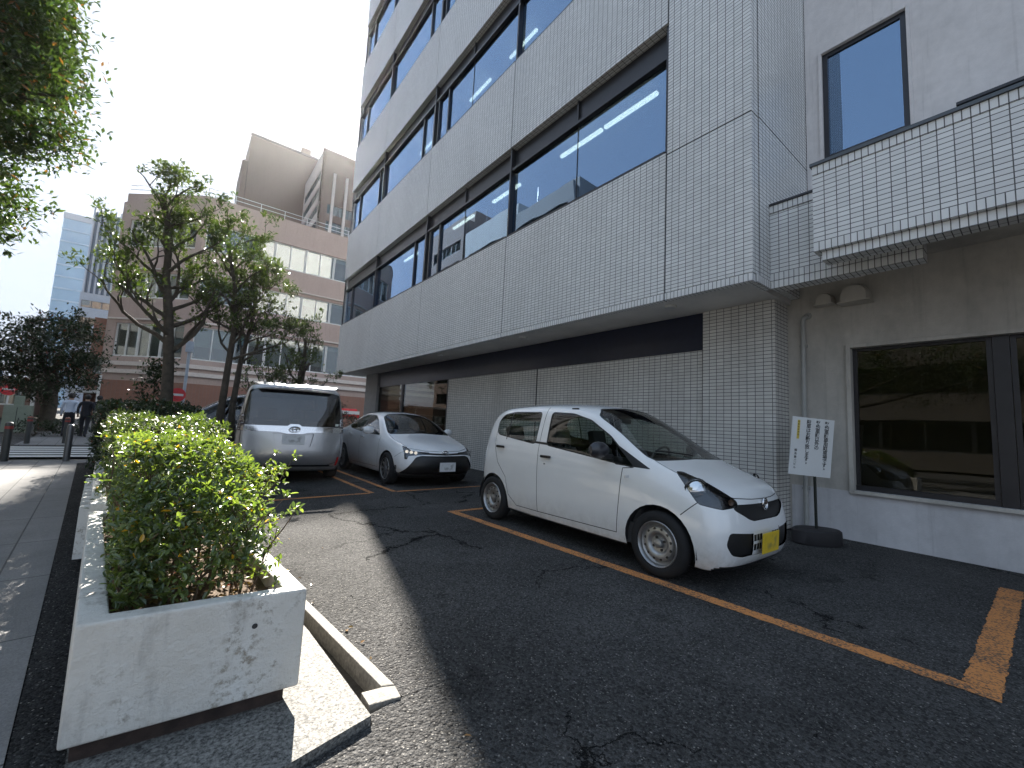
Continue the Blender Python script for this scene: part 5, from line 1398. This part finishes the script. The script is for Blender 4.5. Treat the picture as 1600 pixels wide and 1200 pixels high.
# sunlit shrub in the near planter
sb = thing('shrub', 'bushy sunlit shrub with small glossy leaves in the nearest white planter', 'shrub', (.1, 3.3, .44)); SB = (.1, 3.3, .44)
def top1(x, y):
    t = 1.085 + .02*np.sin(x*9 + y*5) + .02*np.sin(y*11)
    f = np.clip((2.93 - y) / .65, 0, 1); t = t - f**1.5 * .45
    r_ = np.clip((x - (.32 - .09*(y-2.2))) / .3, 0, 1); return t - r_**1.3 * .30
L1 = Leaves(1)
def shell1(n, mode):
    y = rg.uniform(2.32, 4.40, n); x = pl(2.15) + .13 - .108*(y - 2.15) + rg.uniform(0, 1, n) * (.56 - .0*(y - 2.15))
    if mode == 'top': z = top1(x, y) - rg.exponential(.05, n)
    elif mode == 'front':
        y = rg.uniform(2.27, 3.0, n); x = -.12 + rg.beta(.9, 1.9, n) * .56 - .1*(y - 2.2); zt = top1(x, y); z = .50 + (zt - .50) * rg.uniform(0, 1, n)**.8
    elif mode == 'left': x = pl(2.15) + .10 - .108*(y-2.15) + rg.exponential(.05, n); z = .5 + (top1(x, y) - .5) * rg.uniform(0, 1, n)
    elif mode == 'right':
        y = rg.uniform(2.75, 4.40, n); x = .44 - .105*(y-2.15) + rg.normal(0, .07, n) + .10*np.sin(y*6); z = .55 + (top1(x*.7, y) - .6) * rg.uniform(0.05, 1, n)
    else: z = .52 + (top1(x, y) - .55) * rg.uniform(0, 1, n)
    return np.stack([x, y, z], 1)
for mode, n in (('top', 1350), ('front', 430), ('left', 380), ('right', 260), ('in', 150)):
    c = shell1(n, mode); ax = np.tile(np.array([0, -.25, 1.]), (n, 1)) + rg.normal(0, .35, (n, 3))
    if mode == 'right': ax[:, 0] += .7
    if mode == 'left': ax[:, 0] -= .3
    if mode == 'front': ax[:, 1] -= .4
    L1.whorls(c, ax, 6, .036, .0165, 1.25)
L1.build('foliage', LM_sun, sb, SB)
sm = MB(); rr = random.Random(4)
def wob(p0, p1, k=5, a=.03):
    p0, p1 = Vector(p0), Vector(p1)
    return [p0.lerp(p1, i / k) + Vector((rr.uniform(-a, a), rr.uniform(-a, a), rr.uniform(-a, a))) * (0 if i in (0, k) else 1) for i in range(k + 1)]
tips = []
for i in range(46):
    y = rr.uniform(2.35, 4.3); x = rr.uniform(-.12, .36) - .108*(y-2.15); z1 = float(top1(x, y)) - .05
    path = wob((x, y, .42), (x + rr.uniform(-.1, .18), y + rr.uniform(-.15, .1), z1)); sm.tube(path, [.007, .006, .005, .0045, .0035, .002], 5)
    for q in range(4):
        s_ = path[rr.randint(1, 4)]; e = s_ + Vector((rr.uniform(-.12, .16), rr.uniform(-.16, .08), rr.uniform(.06, .2))); sm.tube(wob(s_, e, 3, .01), [.0035, .003, .002, .001], 4); tips.append(e)
for i in range(9):      # sprigs leaning out over the lot
    y = rr.uniform(2.95, 3.7); p0 = Vector((.30, y, .55)); p1 = Vector((.46 + rr.uniform(0, .14), y - rr.uniform(-.1, .2), .62 + rr.uniform(0, .42)))
    sm.tube(wob(p0, p1, 4, .02), [.006, .005, .004, .003, .0015], 5); tips += [p1, p0.lerp(p1, .7), p0.lerp(p1, .85)]
sm.build('stems', m_twig, sb, SB, smooth=True)
L1b = Leaves(3); tp = np.array([tuple(t) for t in tips]); L1b.whorls(tp, np.tile(np.array([.2, -.2, .8]), (len(tp), 1)), 8, .034, .016)
L1b.build('sprig_leaves', LM_sun, sb, SB)
# leaf litter on the soil
lit = Leaves(9); n = 500; y = rg.uniform(2.26, 4.2, n); x = -.12 + rg.uniform(0, .50, n) - .1*(y-2.15)
lit.add(np.stack([x, y, np.full(n, .452) + rg.uniform(0, .012, n)], 1), rg.normal(0, 1, (n, 3)) * np.array([1, 1, .12]), .035, .018)
tag(lit.build('fallen_leaves', leaf_mat('dry_leaves', (.20, .11, .04), (.30, .19, .08), (.5, .12, .06), .3, .1, .9), None, (0, 0, 0)), 'dry brown leaves fallen on the soil of the nearest planter', 'leaf litter', kind='stuff')

lit = Leaves(19); n = 34; y = rg.uniform(1.4, 7, n); x = .97 - .105*(y-1.97) + rg.exponential(.13, n)
lit.add(np.stack([x, y, np.full(n, .006) + rg.uniform(0, .008, n)], 1), rg.normal(0, 1, (n, 3)) * np.array([1, 1, .12]), .034, .017)
tag(lit.build('fallen_leaves', leaf_mat('dry_leaves_lot', (.18, .10, .04), (.26, .17, .08), (.40, .30, .06), .3, .1, .8), None, (0, 0, 0)), 'few dry leaves blown along the kerb on the sunlit asphalt', 'leaf litter', kind='stuff')

def hedge(name, label, y0, y1, top, n, seed, mat, x0o=.05, x1o=.0, L=.038, W=.018, cell=(0, 0)):
    B_ = ((pl(y0)+pr(y0))/2, y0, .48); t = thing(name, label, 'hedge', B_); Lh = Leaves(seed); r_ = np.random.default_rng(seed)
    for k, share in (('top', .50), ('left', .20), ('right', .12), ('front', .18)):
        m = int(n*share); y = r_.uniform(y0, y1, m); xl = pl(2.15) - .108*(y-2.15) + x0o; xr = pr(2.15) - .095*(y-2.15) + x1o; x = xl + (xr - xl) * r_.uniform(0, 1, m)
        bumpy = .035*np.sin(x*7 + y*3) + .03*np.sin(y*4.3 + 1) + .02*np.sin(x*15)
        if k == 'top': z = top + bumpy - r_.exponential(.045, m)
        elif k == 'left': x = xl + .04*np.sin(y*5) + r_.exponential(.04, m); z = .5 + (top - .5) * r_.uniform(0, 1, m)
        elif k == 'right': x = xr - r_.exponential(.05, m) + .05*np.sin(y*4); z = .5 + (top - .5) * r_.uniform(0, 1, m)
        else: y = y0 + r_.exponential(.06, m); x = pl(y0) + x0o + (pr(y0) - pl(y0) + x1o - x0o) * r_.uniform(0, 1, m); z = .5 + (top - .5) * r_.uniform(0, 1, m)
        Lh.whorls(np.stack([x, y, z], 1), np.tile(np.array([0, -.3, 1.]), (m, 1)), 5, L, W, full=False)
    Lh.build('foliage', mat, t, B_)
    s = MB()
    for i in range(30):
        y = rr.uniform(y0 + .1, y1 - .1); x = rr.uniform(pl(y) + .15, pr(y) - .15); s.tube(wob((x, y, .46), (x + rr.uniform(-.1, .1), y + rr.uniform(-.1, .1), top - .08)), [.009, .008, .007, .006, .005, .003], 5)
    s.build('stems', m_twig, t, B_); return t
hedge('hedge', 'clipped hedge with yellow green sunlit top behind the nearest shrub', 4.62, 7.1, 1.20, 1500, 21, LM_hedge, .06, .06, .042, .02)
hedge('hedge', 'dark dense hedge in shade, farthest of the planter row and higher', 7.15, 13.0, 1.33, 2600, 22, LM_dark, -.03, .16, .055, .028)  # leaf colour darkened for the shade on this stretch of hedge

# ================================================================ trees
def make_tree(name, label, base, trunk, limbs, lean, seed, leafmat, L=.10, W=.042, per=10, tuft=.22, gap=.0, group=None, dens=1., r0=.17, barkm=None):
    """trunk: list of points; limbs: (height fraction, azimuth deg, length, rise) ; tufts of leaves at the twig ends"""
    t = thing(name, label, 'tree', base, 0, group); R_ = random.Random(seed); rn = np.random.default_rng(seed); wood = MB(); ends = []
    tr = [Vector(p) for p in trunk]; k = len(tr); rad = [r0 * (1 - .62 * i / (k - 1)) for i in range(k)]
    rad[0] *= 1.25
    wood.tube(tr, rad, 12)
    def at(fr):
        x = fr * (k - 1); i = min(int(x), k - 2); return tr[i].lerp(tr[i+1], x - i), rad[i] * (1 - (x - i)) + rad[i+1] * (x - i)
    def grow_(p, d, L_, r, lvl):
        """crooked limb: changes direction at every knuckle"""
        n = max(3, int(L_ / .16)); pts = [p.copy()]; rs = [r]; cur = p.copy(); dd = d.copy()
        for i in range(n):
            dd = (dd + Vector((R_.uniform(-1, 1), R_.uniform(-1, 1), R_.uniform(-.5, .95))) * (.42 if lvl else .30)).normalized()
            cur = cur + dd * (L_ / n); pts.append(cur.copy()); rs.append(max(.006, r * (1 - .72 * (i + 1) / n)))
            if lvl < 3 and i >= 1 and R_.random() < (.55 if lvl == 0 else .48):
                sd = (dd + Vector((R_.uniform(-1.2, 1.2), R_.uniform(-1.2, 1.2), R_.uniform(-.2, 1.0)))).normalized()
                grow_(cur.copy(), sd, L_ * R_.uniform(.32, .55), rs[-1] * .72, lvl + 1)
        wood.tube(pts, rs, 7 if lvl == 0 else 5)
        ends.append((pts[-1], dd)); 
        if lvl >= 1 and n > 3 and R_.random() < .6: ends.append((pts[-2], dd))
    for fr, az, ln, rise in limbs:
        p, r = at(fr); a = R(az); grow_(p, Vector((math.cos(a), math.sin(a), rise)).normalized(), ln, r * .55, 0)
    wood.build('trunk', barkm or m_bark, t, base, smooth=True)
    lv = Leaves(seed + 100); 
    c = np.array([tuple(e[0]) for e in ends]); ax = np.array([tuple(e[1]) for e in ends])
    keep = rn.random(len(c)) < dens; c, ax = c[keep], ax[keep]
    for j in range(per):
        cc = c + rn.normal(0, tuft * .42, c.shape); lv.whorls(cc, ax * .5 + np.array([0, 0, .6]), 5, L, W, full=False)
    lv.build('crown', leafmat, t, base); return t, len(c)
def limbset(n, f0, f1, l0, l1, seed, rise=(.2, .9), bias=None):
    q = random.Random(seed); out = []
    for i in range(n):
        f = f0 + (f1 - f0) * i / (n - 1); az = i * 137.5 + q.uniform(-25, 25)
        out.append((f, az, (l0 + (l1 - l0) * (i / (n - 1))) * q.uniform(.8, 1.15), q.uniform(*rise) + .9*f**3))
    return out
E1 = (-.32, 12.4, .45)
make_tree('pruned_tree', 'hard pruned tree with knuckled limbs, tallest of the group, at the left above the hedge', E1,
   [(-.32, 12.4, .40), (-.30, 12.4, 1.4), (-.36, 12.4, 2.4), (-.46, 12.35, 3.4), (-.60, 12.4, 4.3), (-.62, 12.4, 5.2), (-.85, 12.4, 6.2)],
   limbset(20, .36, .98, 1.7, .9, 5), 0, 31, LM_tree, .11, .046, 5, .19, r0=.135)
E2 = (.78, 12.7, .2)
make_tree('pruned_tree', 'pruned tree with slender forked trunks, right beside the tallest one, behind the silver van', E2,
   [(.72, 12.7, .1), (.76, 12.7, 1.5), (.80, 12.7, 2.6), (.84, 12.7, 3.6), (.74, 12.7, 4.5), (.50, 12.7, 5.5)],
   limbset(17, .40, .98, 1.35, .9, 8), 0, 32, LM_tree, .11, .046, 5, .19, r0=.095)
make_tree('pruned_tree', 'thin trunked pruned tree crossing its neighbour, nearest the tiled building of the tall ones', (1.05, 12.9, .1),
   [(1.02, 12.9, 0), (1.00, 12.9, 1.5), (1.06, 12.9, 2.6), (1.20, 12.9, 3.6), (1.24, 12.9, 4.5)],
   limbset(13, .5, .98, 1.25, .8, 18), 0, 33, LM_tree, .11, .046, 5, .19, r0=.085)
make_tree('small_tree', 'small pruned tree with sparse leaves rising between the van and the white saloon', (3.2, 17.2, 0),
   [(3.2, 17.2, 0), (3.15, 17.2, 1.2), (3.25, 17.2, 2.2), (3.42, 17.2, 3.2), (3.38, 17.2, 4.2)],
   limbset(10, .30, .95, 1.7, .7, 12, (.3, 1.1)), 0, 34, LM_tree, .11, .045, 5, .2, r0=.13)
make_tree('small_tree', 'bare limbed little tree close beside the small one, above the van roof', (2.1, 17.0, 0),
   [(2.1, 17.0, 0), (2.15, 17.0, 1.2), (2.2, 17.0, 1.9), (2.3, 17.0, 2.6)],
   limbset(8, .4, .95, 1.4, .7, 14, (.3, 1.1)), 0, 35, LM_tree, .11, .045, 4, .2, r0=.10)

def crown_tree(name, label, base, trunk_h, blobs, n, seed, mat, L, W, r0=.2, k=6, limbs=True, surf=.55):
    """broad tree: blobs = (x, y, z, rx, ry, rz) leaf clouds made of clumps, dense at the skin"""
    t = thing(name, label, 'tree', base); rn = np.random.default_rng(seed); lv = Leaves(seed); tot = sum(b[3]*b[4]*b[5] for b in blobs)
    wood = MB(); R_ = random.Random(seed); top = Vector((base[0], base[1], base[2] + trunk_h))
    wood.tube([Vector(base), Vector(base).lerp(top, .5) + Vector((.08, 0, 0)), top], [r0*1.2, r0, r0*.8], 12)
    for (bx, by, bz, rx, ry, rz) in blobs:
        m = int(n * rx*ry*rz / tot); nc = max(6, m // 26)
        d = rn.normal(size=(nc, 3)); d /= np.linalg.norm(d, axis=1, keepdims=True); rad = rn.uniform(surf, 1.05, (nc, 1))
        cc = np.array([bx, by, bz]) + d * rad * np.array([rx, ry, rz])
        for j in range(26):
            p = cc + rn.normal(0, 1, cc.shape) * np.array([.16, .16, .09]) * (min(rx, ry, rz) * .9 + .25); lv.whorls(p, d*.6 + np.array([0, 0, .4]), max(1, k // 6), L, W, full=False)
        e = Vector((bx, by, bz)); mid = top.lerp(e, .5) + Vector((R_.uniform(-.2, .2), R_.uniform(-.2, .2), -.1)); wood.tube([top - Vector((0, 0, .2)), mid, e], [r0*.5, r0*.3, r0*.12], 7)
        for q in range(5):
            w = cc[R_.randrange(nc)]; wv = Vector(w.tolist()); wood.tube([e, e.lerp(wv, .5) + Vector((0, 0, .08)), wv], [r0*.14, r0*.09, .01], 5)
    wood.build('trunk', m_bark, t, base, smooth=True); lv.build('crown', mat, t, base); return t
crown_tree('street_tree', 'big leafy street tree with reddish lower leaves hanging over the pavement at the left', (-4.3, 8.4, 0), 3.4,
  [(-3.1, 9.2, 4.3, 1.0, 1.2, .75), (-2.5, 9.0, 5.5, .95, 1.2, .8), (-3.0, 9.3, 6.7, 1.2, 1.3, .9), (-3.9, 8.6, 5.4, 1.3, 1.5, 1.3), (-3.2, 9.6, 8.3, 1.1, 1.3, 1.1),
   (-2.35, 9.4, 6.35, .6, .7, .5), (-3.6, 9.5, 9.8, 1.2, 1.3, .9), (-2.75, 9.1, 3.75, .55, .7, .45), (-5.6, 8, 6.5, 1.4, 1.6, 2.0), (-2.55, 9.3, 7.7, .65, .7, .5), (-4.4, 6.2, 6.4, 1.3, 1.3, 1.2), (-2.9, 9.2, 5.0, .8, 1.0, .8), (-3.3, 9.0, 6.1, 1.0, 1.1, .9), (-2.6, 9.3, 7.0, .7, .8, .7)], 62000, 51, LM_big, .10, .042, .24, 12)
crown_tree('dark_tree', 'dense dark rounded tree over the far pavement, behind the pedestrians', (-5.0, 29.0, 0), 2.6,
  [(-4.9, 29, 3.9, 1.7, 1.8, 1.7), (-6.4, 29, 3.3, 1.5, 1.6, 1.5), (-4.0, 29, 2.9, .9, 1.4, 1.2), (-5.4, 29, 2.2, 1.3, 1.3, 1.0), (-7.9, 29.4, 3.0, 1.3, 1.3, 1.3), (-4.6, 29, 5.2, 1.0, 1.1, .7), (-6.0, 29, 5.0, 1.0, 1.0, .6)], 15000, 52, LM_dark, .19, .085, .26, 6, surf=.35)
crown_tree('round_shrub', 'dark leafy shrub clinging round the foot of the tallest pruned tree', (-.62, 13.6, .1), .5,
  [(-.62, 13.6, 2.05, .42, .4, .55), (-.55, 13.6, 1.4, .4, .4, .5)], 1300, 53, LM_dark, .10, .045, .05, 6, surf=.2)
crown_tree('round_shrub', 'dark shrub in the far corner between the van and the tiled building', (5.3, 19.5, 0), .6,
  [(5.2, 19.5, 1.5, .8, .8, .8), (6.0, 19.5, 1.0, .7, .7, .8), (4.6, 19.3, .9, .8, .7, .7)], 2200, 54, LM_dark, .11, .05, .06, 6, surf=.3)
for (x, y, s, sd, lab) in ((-4.5, 24.6, .5, 55, 'low dark shrub at the edge of the far pavement, left one of two'), (-3.75, 25.2, .42, 56, 'low dark shrub beside the pedestrians, right one of two')):
    crown_tree('low_shrub', lab, (x, y, 0), .2, [(x, y, s*.75, s*1.3, s, s*.7), (x + .5, y, s*.6, s, s, s*.55)], 900, sd, LM_dark, .10, .05, .03, 6, surf=.3)
crown_tree('street_tree', 'leafy tree across the road, mirrored in the wide dark window, nearer one', (-8.5, 6.9, 0), 2.6, [(-8.5, 3.2, 4.6, 2.0, 2.2, 1.6), (-8.3, 1.4, 4.0, 1.3, 1.4, 1.1), (-8.6, 5.2, 4.2, 1.4, 1.5, 1.2)], 7000, 61, LM_big, .14, .06, .2, 6)
crown_tree('street_tree', 'leafy tree across the road, mirrored in the wide dark window, farther one', (-8.8, 12.5, 0), 2.8, [(-8.8, 10.5, 5.0, 2.0, 2.2, 1.7), (-8.6, 12.3, 4.3, 1.3, 1.4, 1.2)], 6000, 62, LM_big, .14, .06, .2, 6)

# ================================================================ street furniture
m_bol = M('bollard_grey', (.055, .06, .06), .5, .2); m_refl = M('red_reflector', (.30, .04, .035), .4)
def bollard(x, y, lab, cap_=None):
    t = thing('bollard', lab, 'bollard', (x, y, 0), 0, 'bollards along the pavement')
    b = MB().lathe([(.065, -.02), (.065, .80), (.06, .83), (.035, .85), (0, .855)], (0, 0, 0), n=20); b.build('post', m_bol, t, smooth=True)
    r_ = MB().lathe([(.067, .70), (.067, .76)], (0, 0, 0), n=20, caps=False); r_.build('reflective_band', m_refl, t, smooth=True)
    if cap_: MB().lathe([(.066, .80), (.064, .835), (.037, .856), (0, .861)], (0, 0, 0), n=20, caps=False).build('cap', cap_, t, smooth=True)
    return t
bollard(-2.93, 14.0 + .0, 'dark bollard with a red band at the kerb, leftmost of the near pair')
b2 = thing('bollard', 'plain grey bollard on the near side of the crossing, close to the hedge', 'bollard', (-1.98, 13.95, 0), 0, 'bollards along the pavement')
MB().lathe([(.06, -.02), (.06, .78), (.055, .82), (.03, .84), (0, .845)], (0, 0, 0), n=20).build('post', m_alu2, b2, smooth=True)
m_ored = M('faded_orange', (.26, .09, .06), .6)
bollard(-3.75, 19.9, 'bollard with a faded orange cap beyond the crossing, left one', m_ored); bollard(-2.98, 20.3, 'bollard with a faded orange cap beyond the crossing, right one', m_ored)
ub = thing('utility_box', 'pale green roadside utility cabinet left of the pedestrians', 'cabinet', (-5.5, 27.2, 0))
m_ub = M('pale_green_steel', (.24, .28, .22), .6)
MB().box(-.40, .40, -.2, .2, 0, 1.15).build('cabinet', m_ub, ub, bevel=.02); MB().box(-.16, .12, -.1, .1, 1.15, 1.55).build('top_box', m_ub, ub, bevel=.03)
MB().box(-.02, .0, -.206, -.2, .1, 1.05).build('door_seam', m_joint, ub); MB().box(.06, .09, -.22, -.2, .5, .62).build('handle', m_alu, ub)
# no entry sign on a pale pole
ne = thing('no_entry_sign', 'round red no entry sign on a pale grey pole in front of the pink block', 'sign', (-.02, 24.0, 0))
MB().tube([(0, 0, 0), (0, 0, 4.3)], .06, 10).build('pole', m_fs, ne, smooth=True)
MB().box(-.15, .15, -.12, -.02, 3.9, 4.4).build('controller_box', m_fs, ne, bevel=.02)
d = MB().lathe([(0, -.012), (.30, -.012), (.30, .004), (0, .004)], (0, 0, 0), 'y', 32).build('disc', M('sign_red', (.55, .03, .04), .4), ne); d.location = (-.22, -.08, 1.95)
MB().box(-.21, .21, -.018, -.013, -.05, .05).build('white_bar', m_whiteal, d)
# street signs at the far left
for (x, lab, kind) in ((-8.9, 'blue round sign over small plates on a pole at the far left', 0), (-8.2, 'red round sign on a thin pole right of the blue one', 1)):
    t = thing('road_sign', lab, 'sign', (x, 38, 0)); MB().tube([(0, 0, 0), (0, 0, 3.2 if kind == 0 else 2.4)], .05, 8).build('pole', m_whiteal, t)
    if kind == 0:
        MB().lathe([(0, -.08), (.42, -.08), (.42, -.06), (0, -.06)], (0, 0, 2.75), 'y', 24).build('disc', M('sign_blue', (.05, .22, .48), .4), t)
        for z in (1.35, 1.75, 2.1): MB().box(-.33, .33, -.08, -.06, z - .13, z + .13).build('plate', m_whiteal if z != 1.75 else M('plate_red', (.4, .08, .08), .5), t, bevel=.01)
    else:
        MB().lathe([(0, -.08), (.36, -.08), (.36, -.06), (0, -.06)], (0, 0, 2.0), 'y', 24).build('disc', _mc['sign_red'], t); MB().box(-.25, .25, -.09, -.081, 1.95, 2.05).build('white_bar', m_whiteal, t)
# small red awning glimpsed past the office corner
aw = thing('red_awning', 'small red awning with a white edge seen past the corner of the tiled building', 'awning', (9.3, 30.5, 0))
MB().add([(-1.2, 0, 1.75), (1.2, 0, 1.75), (1.2, .9, 2.2), (-1.2, .9, 2.2), (-1.2, 0, 1.5), (1.2, 0, 1.5), (1.2, .9, 2.1), (-1.2, .9, 2.1)], [(0,1,2,3), (7,6,5,4), (0,4,5,1), (1,5,6,2), (3,2,6,7), (0,3,7,4)]).build('canopy', m_red, aw)
MB().box(-1.2, 1.2, -.01, .0, 1.75, 2.0).build('edge', m_whiteal, aw)
for x in (-1.1, 1.1): MB().tube([(x, .8, 0), (x, .8, 2.1)], .04, 6).build('post', m_whiteal, aw)
aw.scale = (.55, .8, .9)

# ================================================================ people walking away
def person(label, loc, rotz, top_c, leg_c, hair_c, stride=.25, arm=.15, h=1.70, bag=False, jacket=False):
    t = thing('person', label, 'person', loc, rotz)
    sc = h / 1.70
    J = {}; V = []; E = []; Rr = []
    def jn(n, p, r, par=None):
        J[n] = len(V); V.append(Vector(p) * sc); Rr.append(r * sc)
        if par is not None: E.append((J[par], J[n]))
    jn('pelvis', (0, 0, .95), (.155)); jn('waist', (0, .0, 1.08), .135, 'pelvis'); jn('chest', (0, .0, 1.27), .15, 'waist'); jn('upper', (0, 0, 1.40), .125, 'chest'); jn('neck', (0, .01, 1.48), .055, 'upper')
    jn('head1', (0, .02, 1.56), .085, 'neck'); jn('head2', (0, .02, 1.63), .088, 'head1')
    for s in (-1, 1):
        k = 'l' if s < 0 else 'r'; st_ = stride * s; a_ = -arm * s
        jn('hip' + k, (s*.09, 0, .88), .10, 'pelvis'); jn('knee' + k, (s*.10, st_*.35 + .04, .48), .062, 'hip' + k); jn('ank' + k, (s*.10, st_, .09), .042, 'knee' + k); jn('toe' + k, (s*.11, st_ + .15, .04), .036, 'ank' + k)
        jn('sho' + k, (s*.19, 0, 1.38), .06, 'upper'); jn('elb' + k, (s*.25, a_*.5 - .02, 1.12), .043, 'sho' + k); jn('wri' + k, (s*.25, a_ + .06, .88), .030, 'elb' + k); jn('han' + k, (s*.245, a_ + .08, .80), .032, 'wri' + k)
    me = bpy.data.meshes.new('body'); me.from_pydata([tuple(v) for v in V], E, []); o = bpy.data.objects.new('body', me); col.objects.link(o)
    sk = o.modifiers.new('skin', 'SKIN'); 
    if not me.skin_vertices: 
        bm_ = bmesh.new(); bm_.from_mesh(me); bm_.verts.layers.skin.verify(); bm_.to_mesh(me); bm_.free()
    for i, sv in enumerate(me.skin_vertices[0].data): sv.radius = (Rr[i], Rr[i] * (.72 if i in (0, 1, 2, 3) else 1)); sv.use_root = (i == 0)
    ss = o.modifiers.new('s', 'SUBSURF'); ss.levels = 2; ss.render_levels = 2
    bpy.context.view_layer.update(); dg = bpy.context.evaluated_depsgraph_get(); m2 = bpy.data.meshes.new_from_object(o.evaluated_get(dg)); bpy.data.objects.remove(o)
    m2.materials.clear()
    skin_ = M('skin', (.42, .27, .20), .6); 
    for m_ in (top_c, leg_c, skin_, m_trim): m2.materials.append(m_)
    for p in m2.polygons:
        z = p.center.z / sc; x = abs(p.center.x) / sc
        p.material_index = 2 if (z > 1.47 or (x > .2 and z < .86 + (.10 if jacket else .0))) else (3 if z < .09 else (0 if z > .98 or x > .2 else 1)); p.use_smooth = True
    b = bpy.data.objects.new('body', m2); col.objects.link(b); b.parent = t
    hr = MB().lathe([(0, -.10), (.075, -.085), (.100, -.03), (.105, .03), (.085, .085), (.04, .115), (0, .12)], (0, -.012*sc, 1.635*sc), n=18); hr.build('hair', hair_c, t, smooth=True)
    if bag:
        g_ = MB().box(-.05, .05, -.16, .16, 0, .26).build('shoulder_bag', m_trim, t, bevel=.03); g_.location = (.30*sc, 0, .78*sc)
    return t
m_shirt = M('pale_blue_shirt', (.62, .68, .80), .8); m_navysuit = M('dark_suit', (.014, .015, .022), .85); m_hair = M('black_hair', (.012, .010, .010), .5)
person('person in a pale shirt and dark trousers walking away, leftmost of the three', (-3.55, 24.3, 0), R(2), m_shirt, m_navysuit, m_hair, .22)
person('person in a dark suit walking away beside the pale shirt, holding a bag', (-3.05, 24.0, 0), R(-4), m_navysuit, m_navysuit, m_hair, -.26, .1, 1.68, bag=True, jacket=True)
person('person in dark clothes farther ahead, half hidden by the hedge', (-3.10, 27.5, 0), R(5), m_navysuit, m_navysuit, m_hair, .2, .2, 1.72, jacket=True)
# ================================================================ added haze volume standing in for lens glare round the sun
hz = MB().box(-70, 80, -40, 245, -1.2, 90).build('glare_haze', bpy.data.materials.new('glare_haze_air'), None)
hm = hz.data.materials[0]; hm.use_nodes = True; hm.node_tree.nodes.clear()
ho = hm.node_tree.nodes.new('ShaderNodeOutputMaterial'); hv = hm.node_tree.nodes.new('ShaderNodeVolumePrincipled')
hv.inputs['Density'].default_value = .00015; hv.inputs['Color'].default_value = (.97, .97, .97, 1); hv.inputs['Anisotropy'].default_value = .72
hm.node_tree.links.new(hv.outputs[0], ho.inputs['Volume']); hz['kind'] = 'stuff'
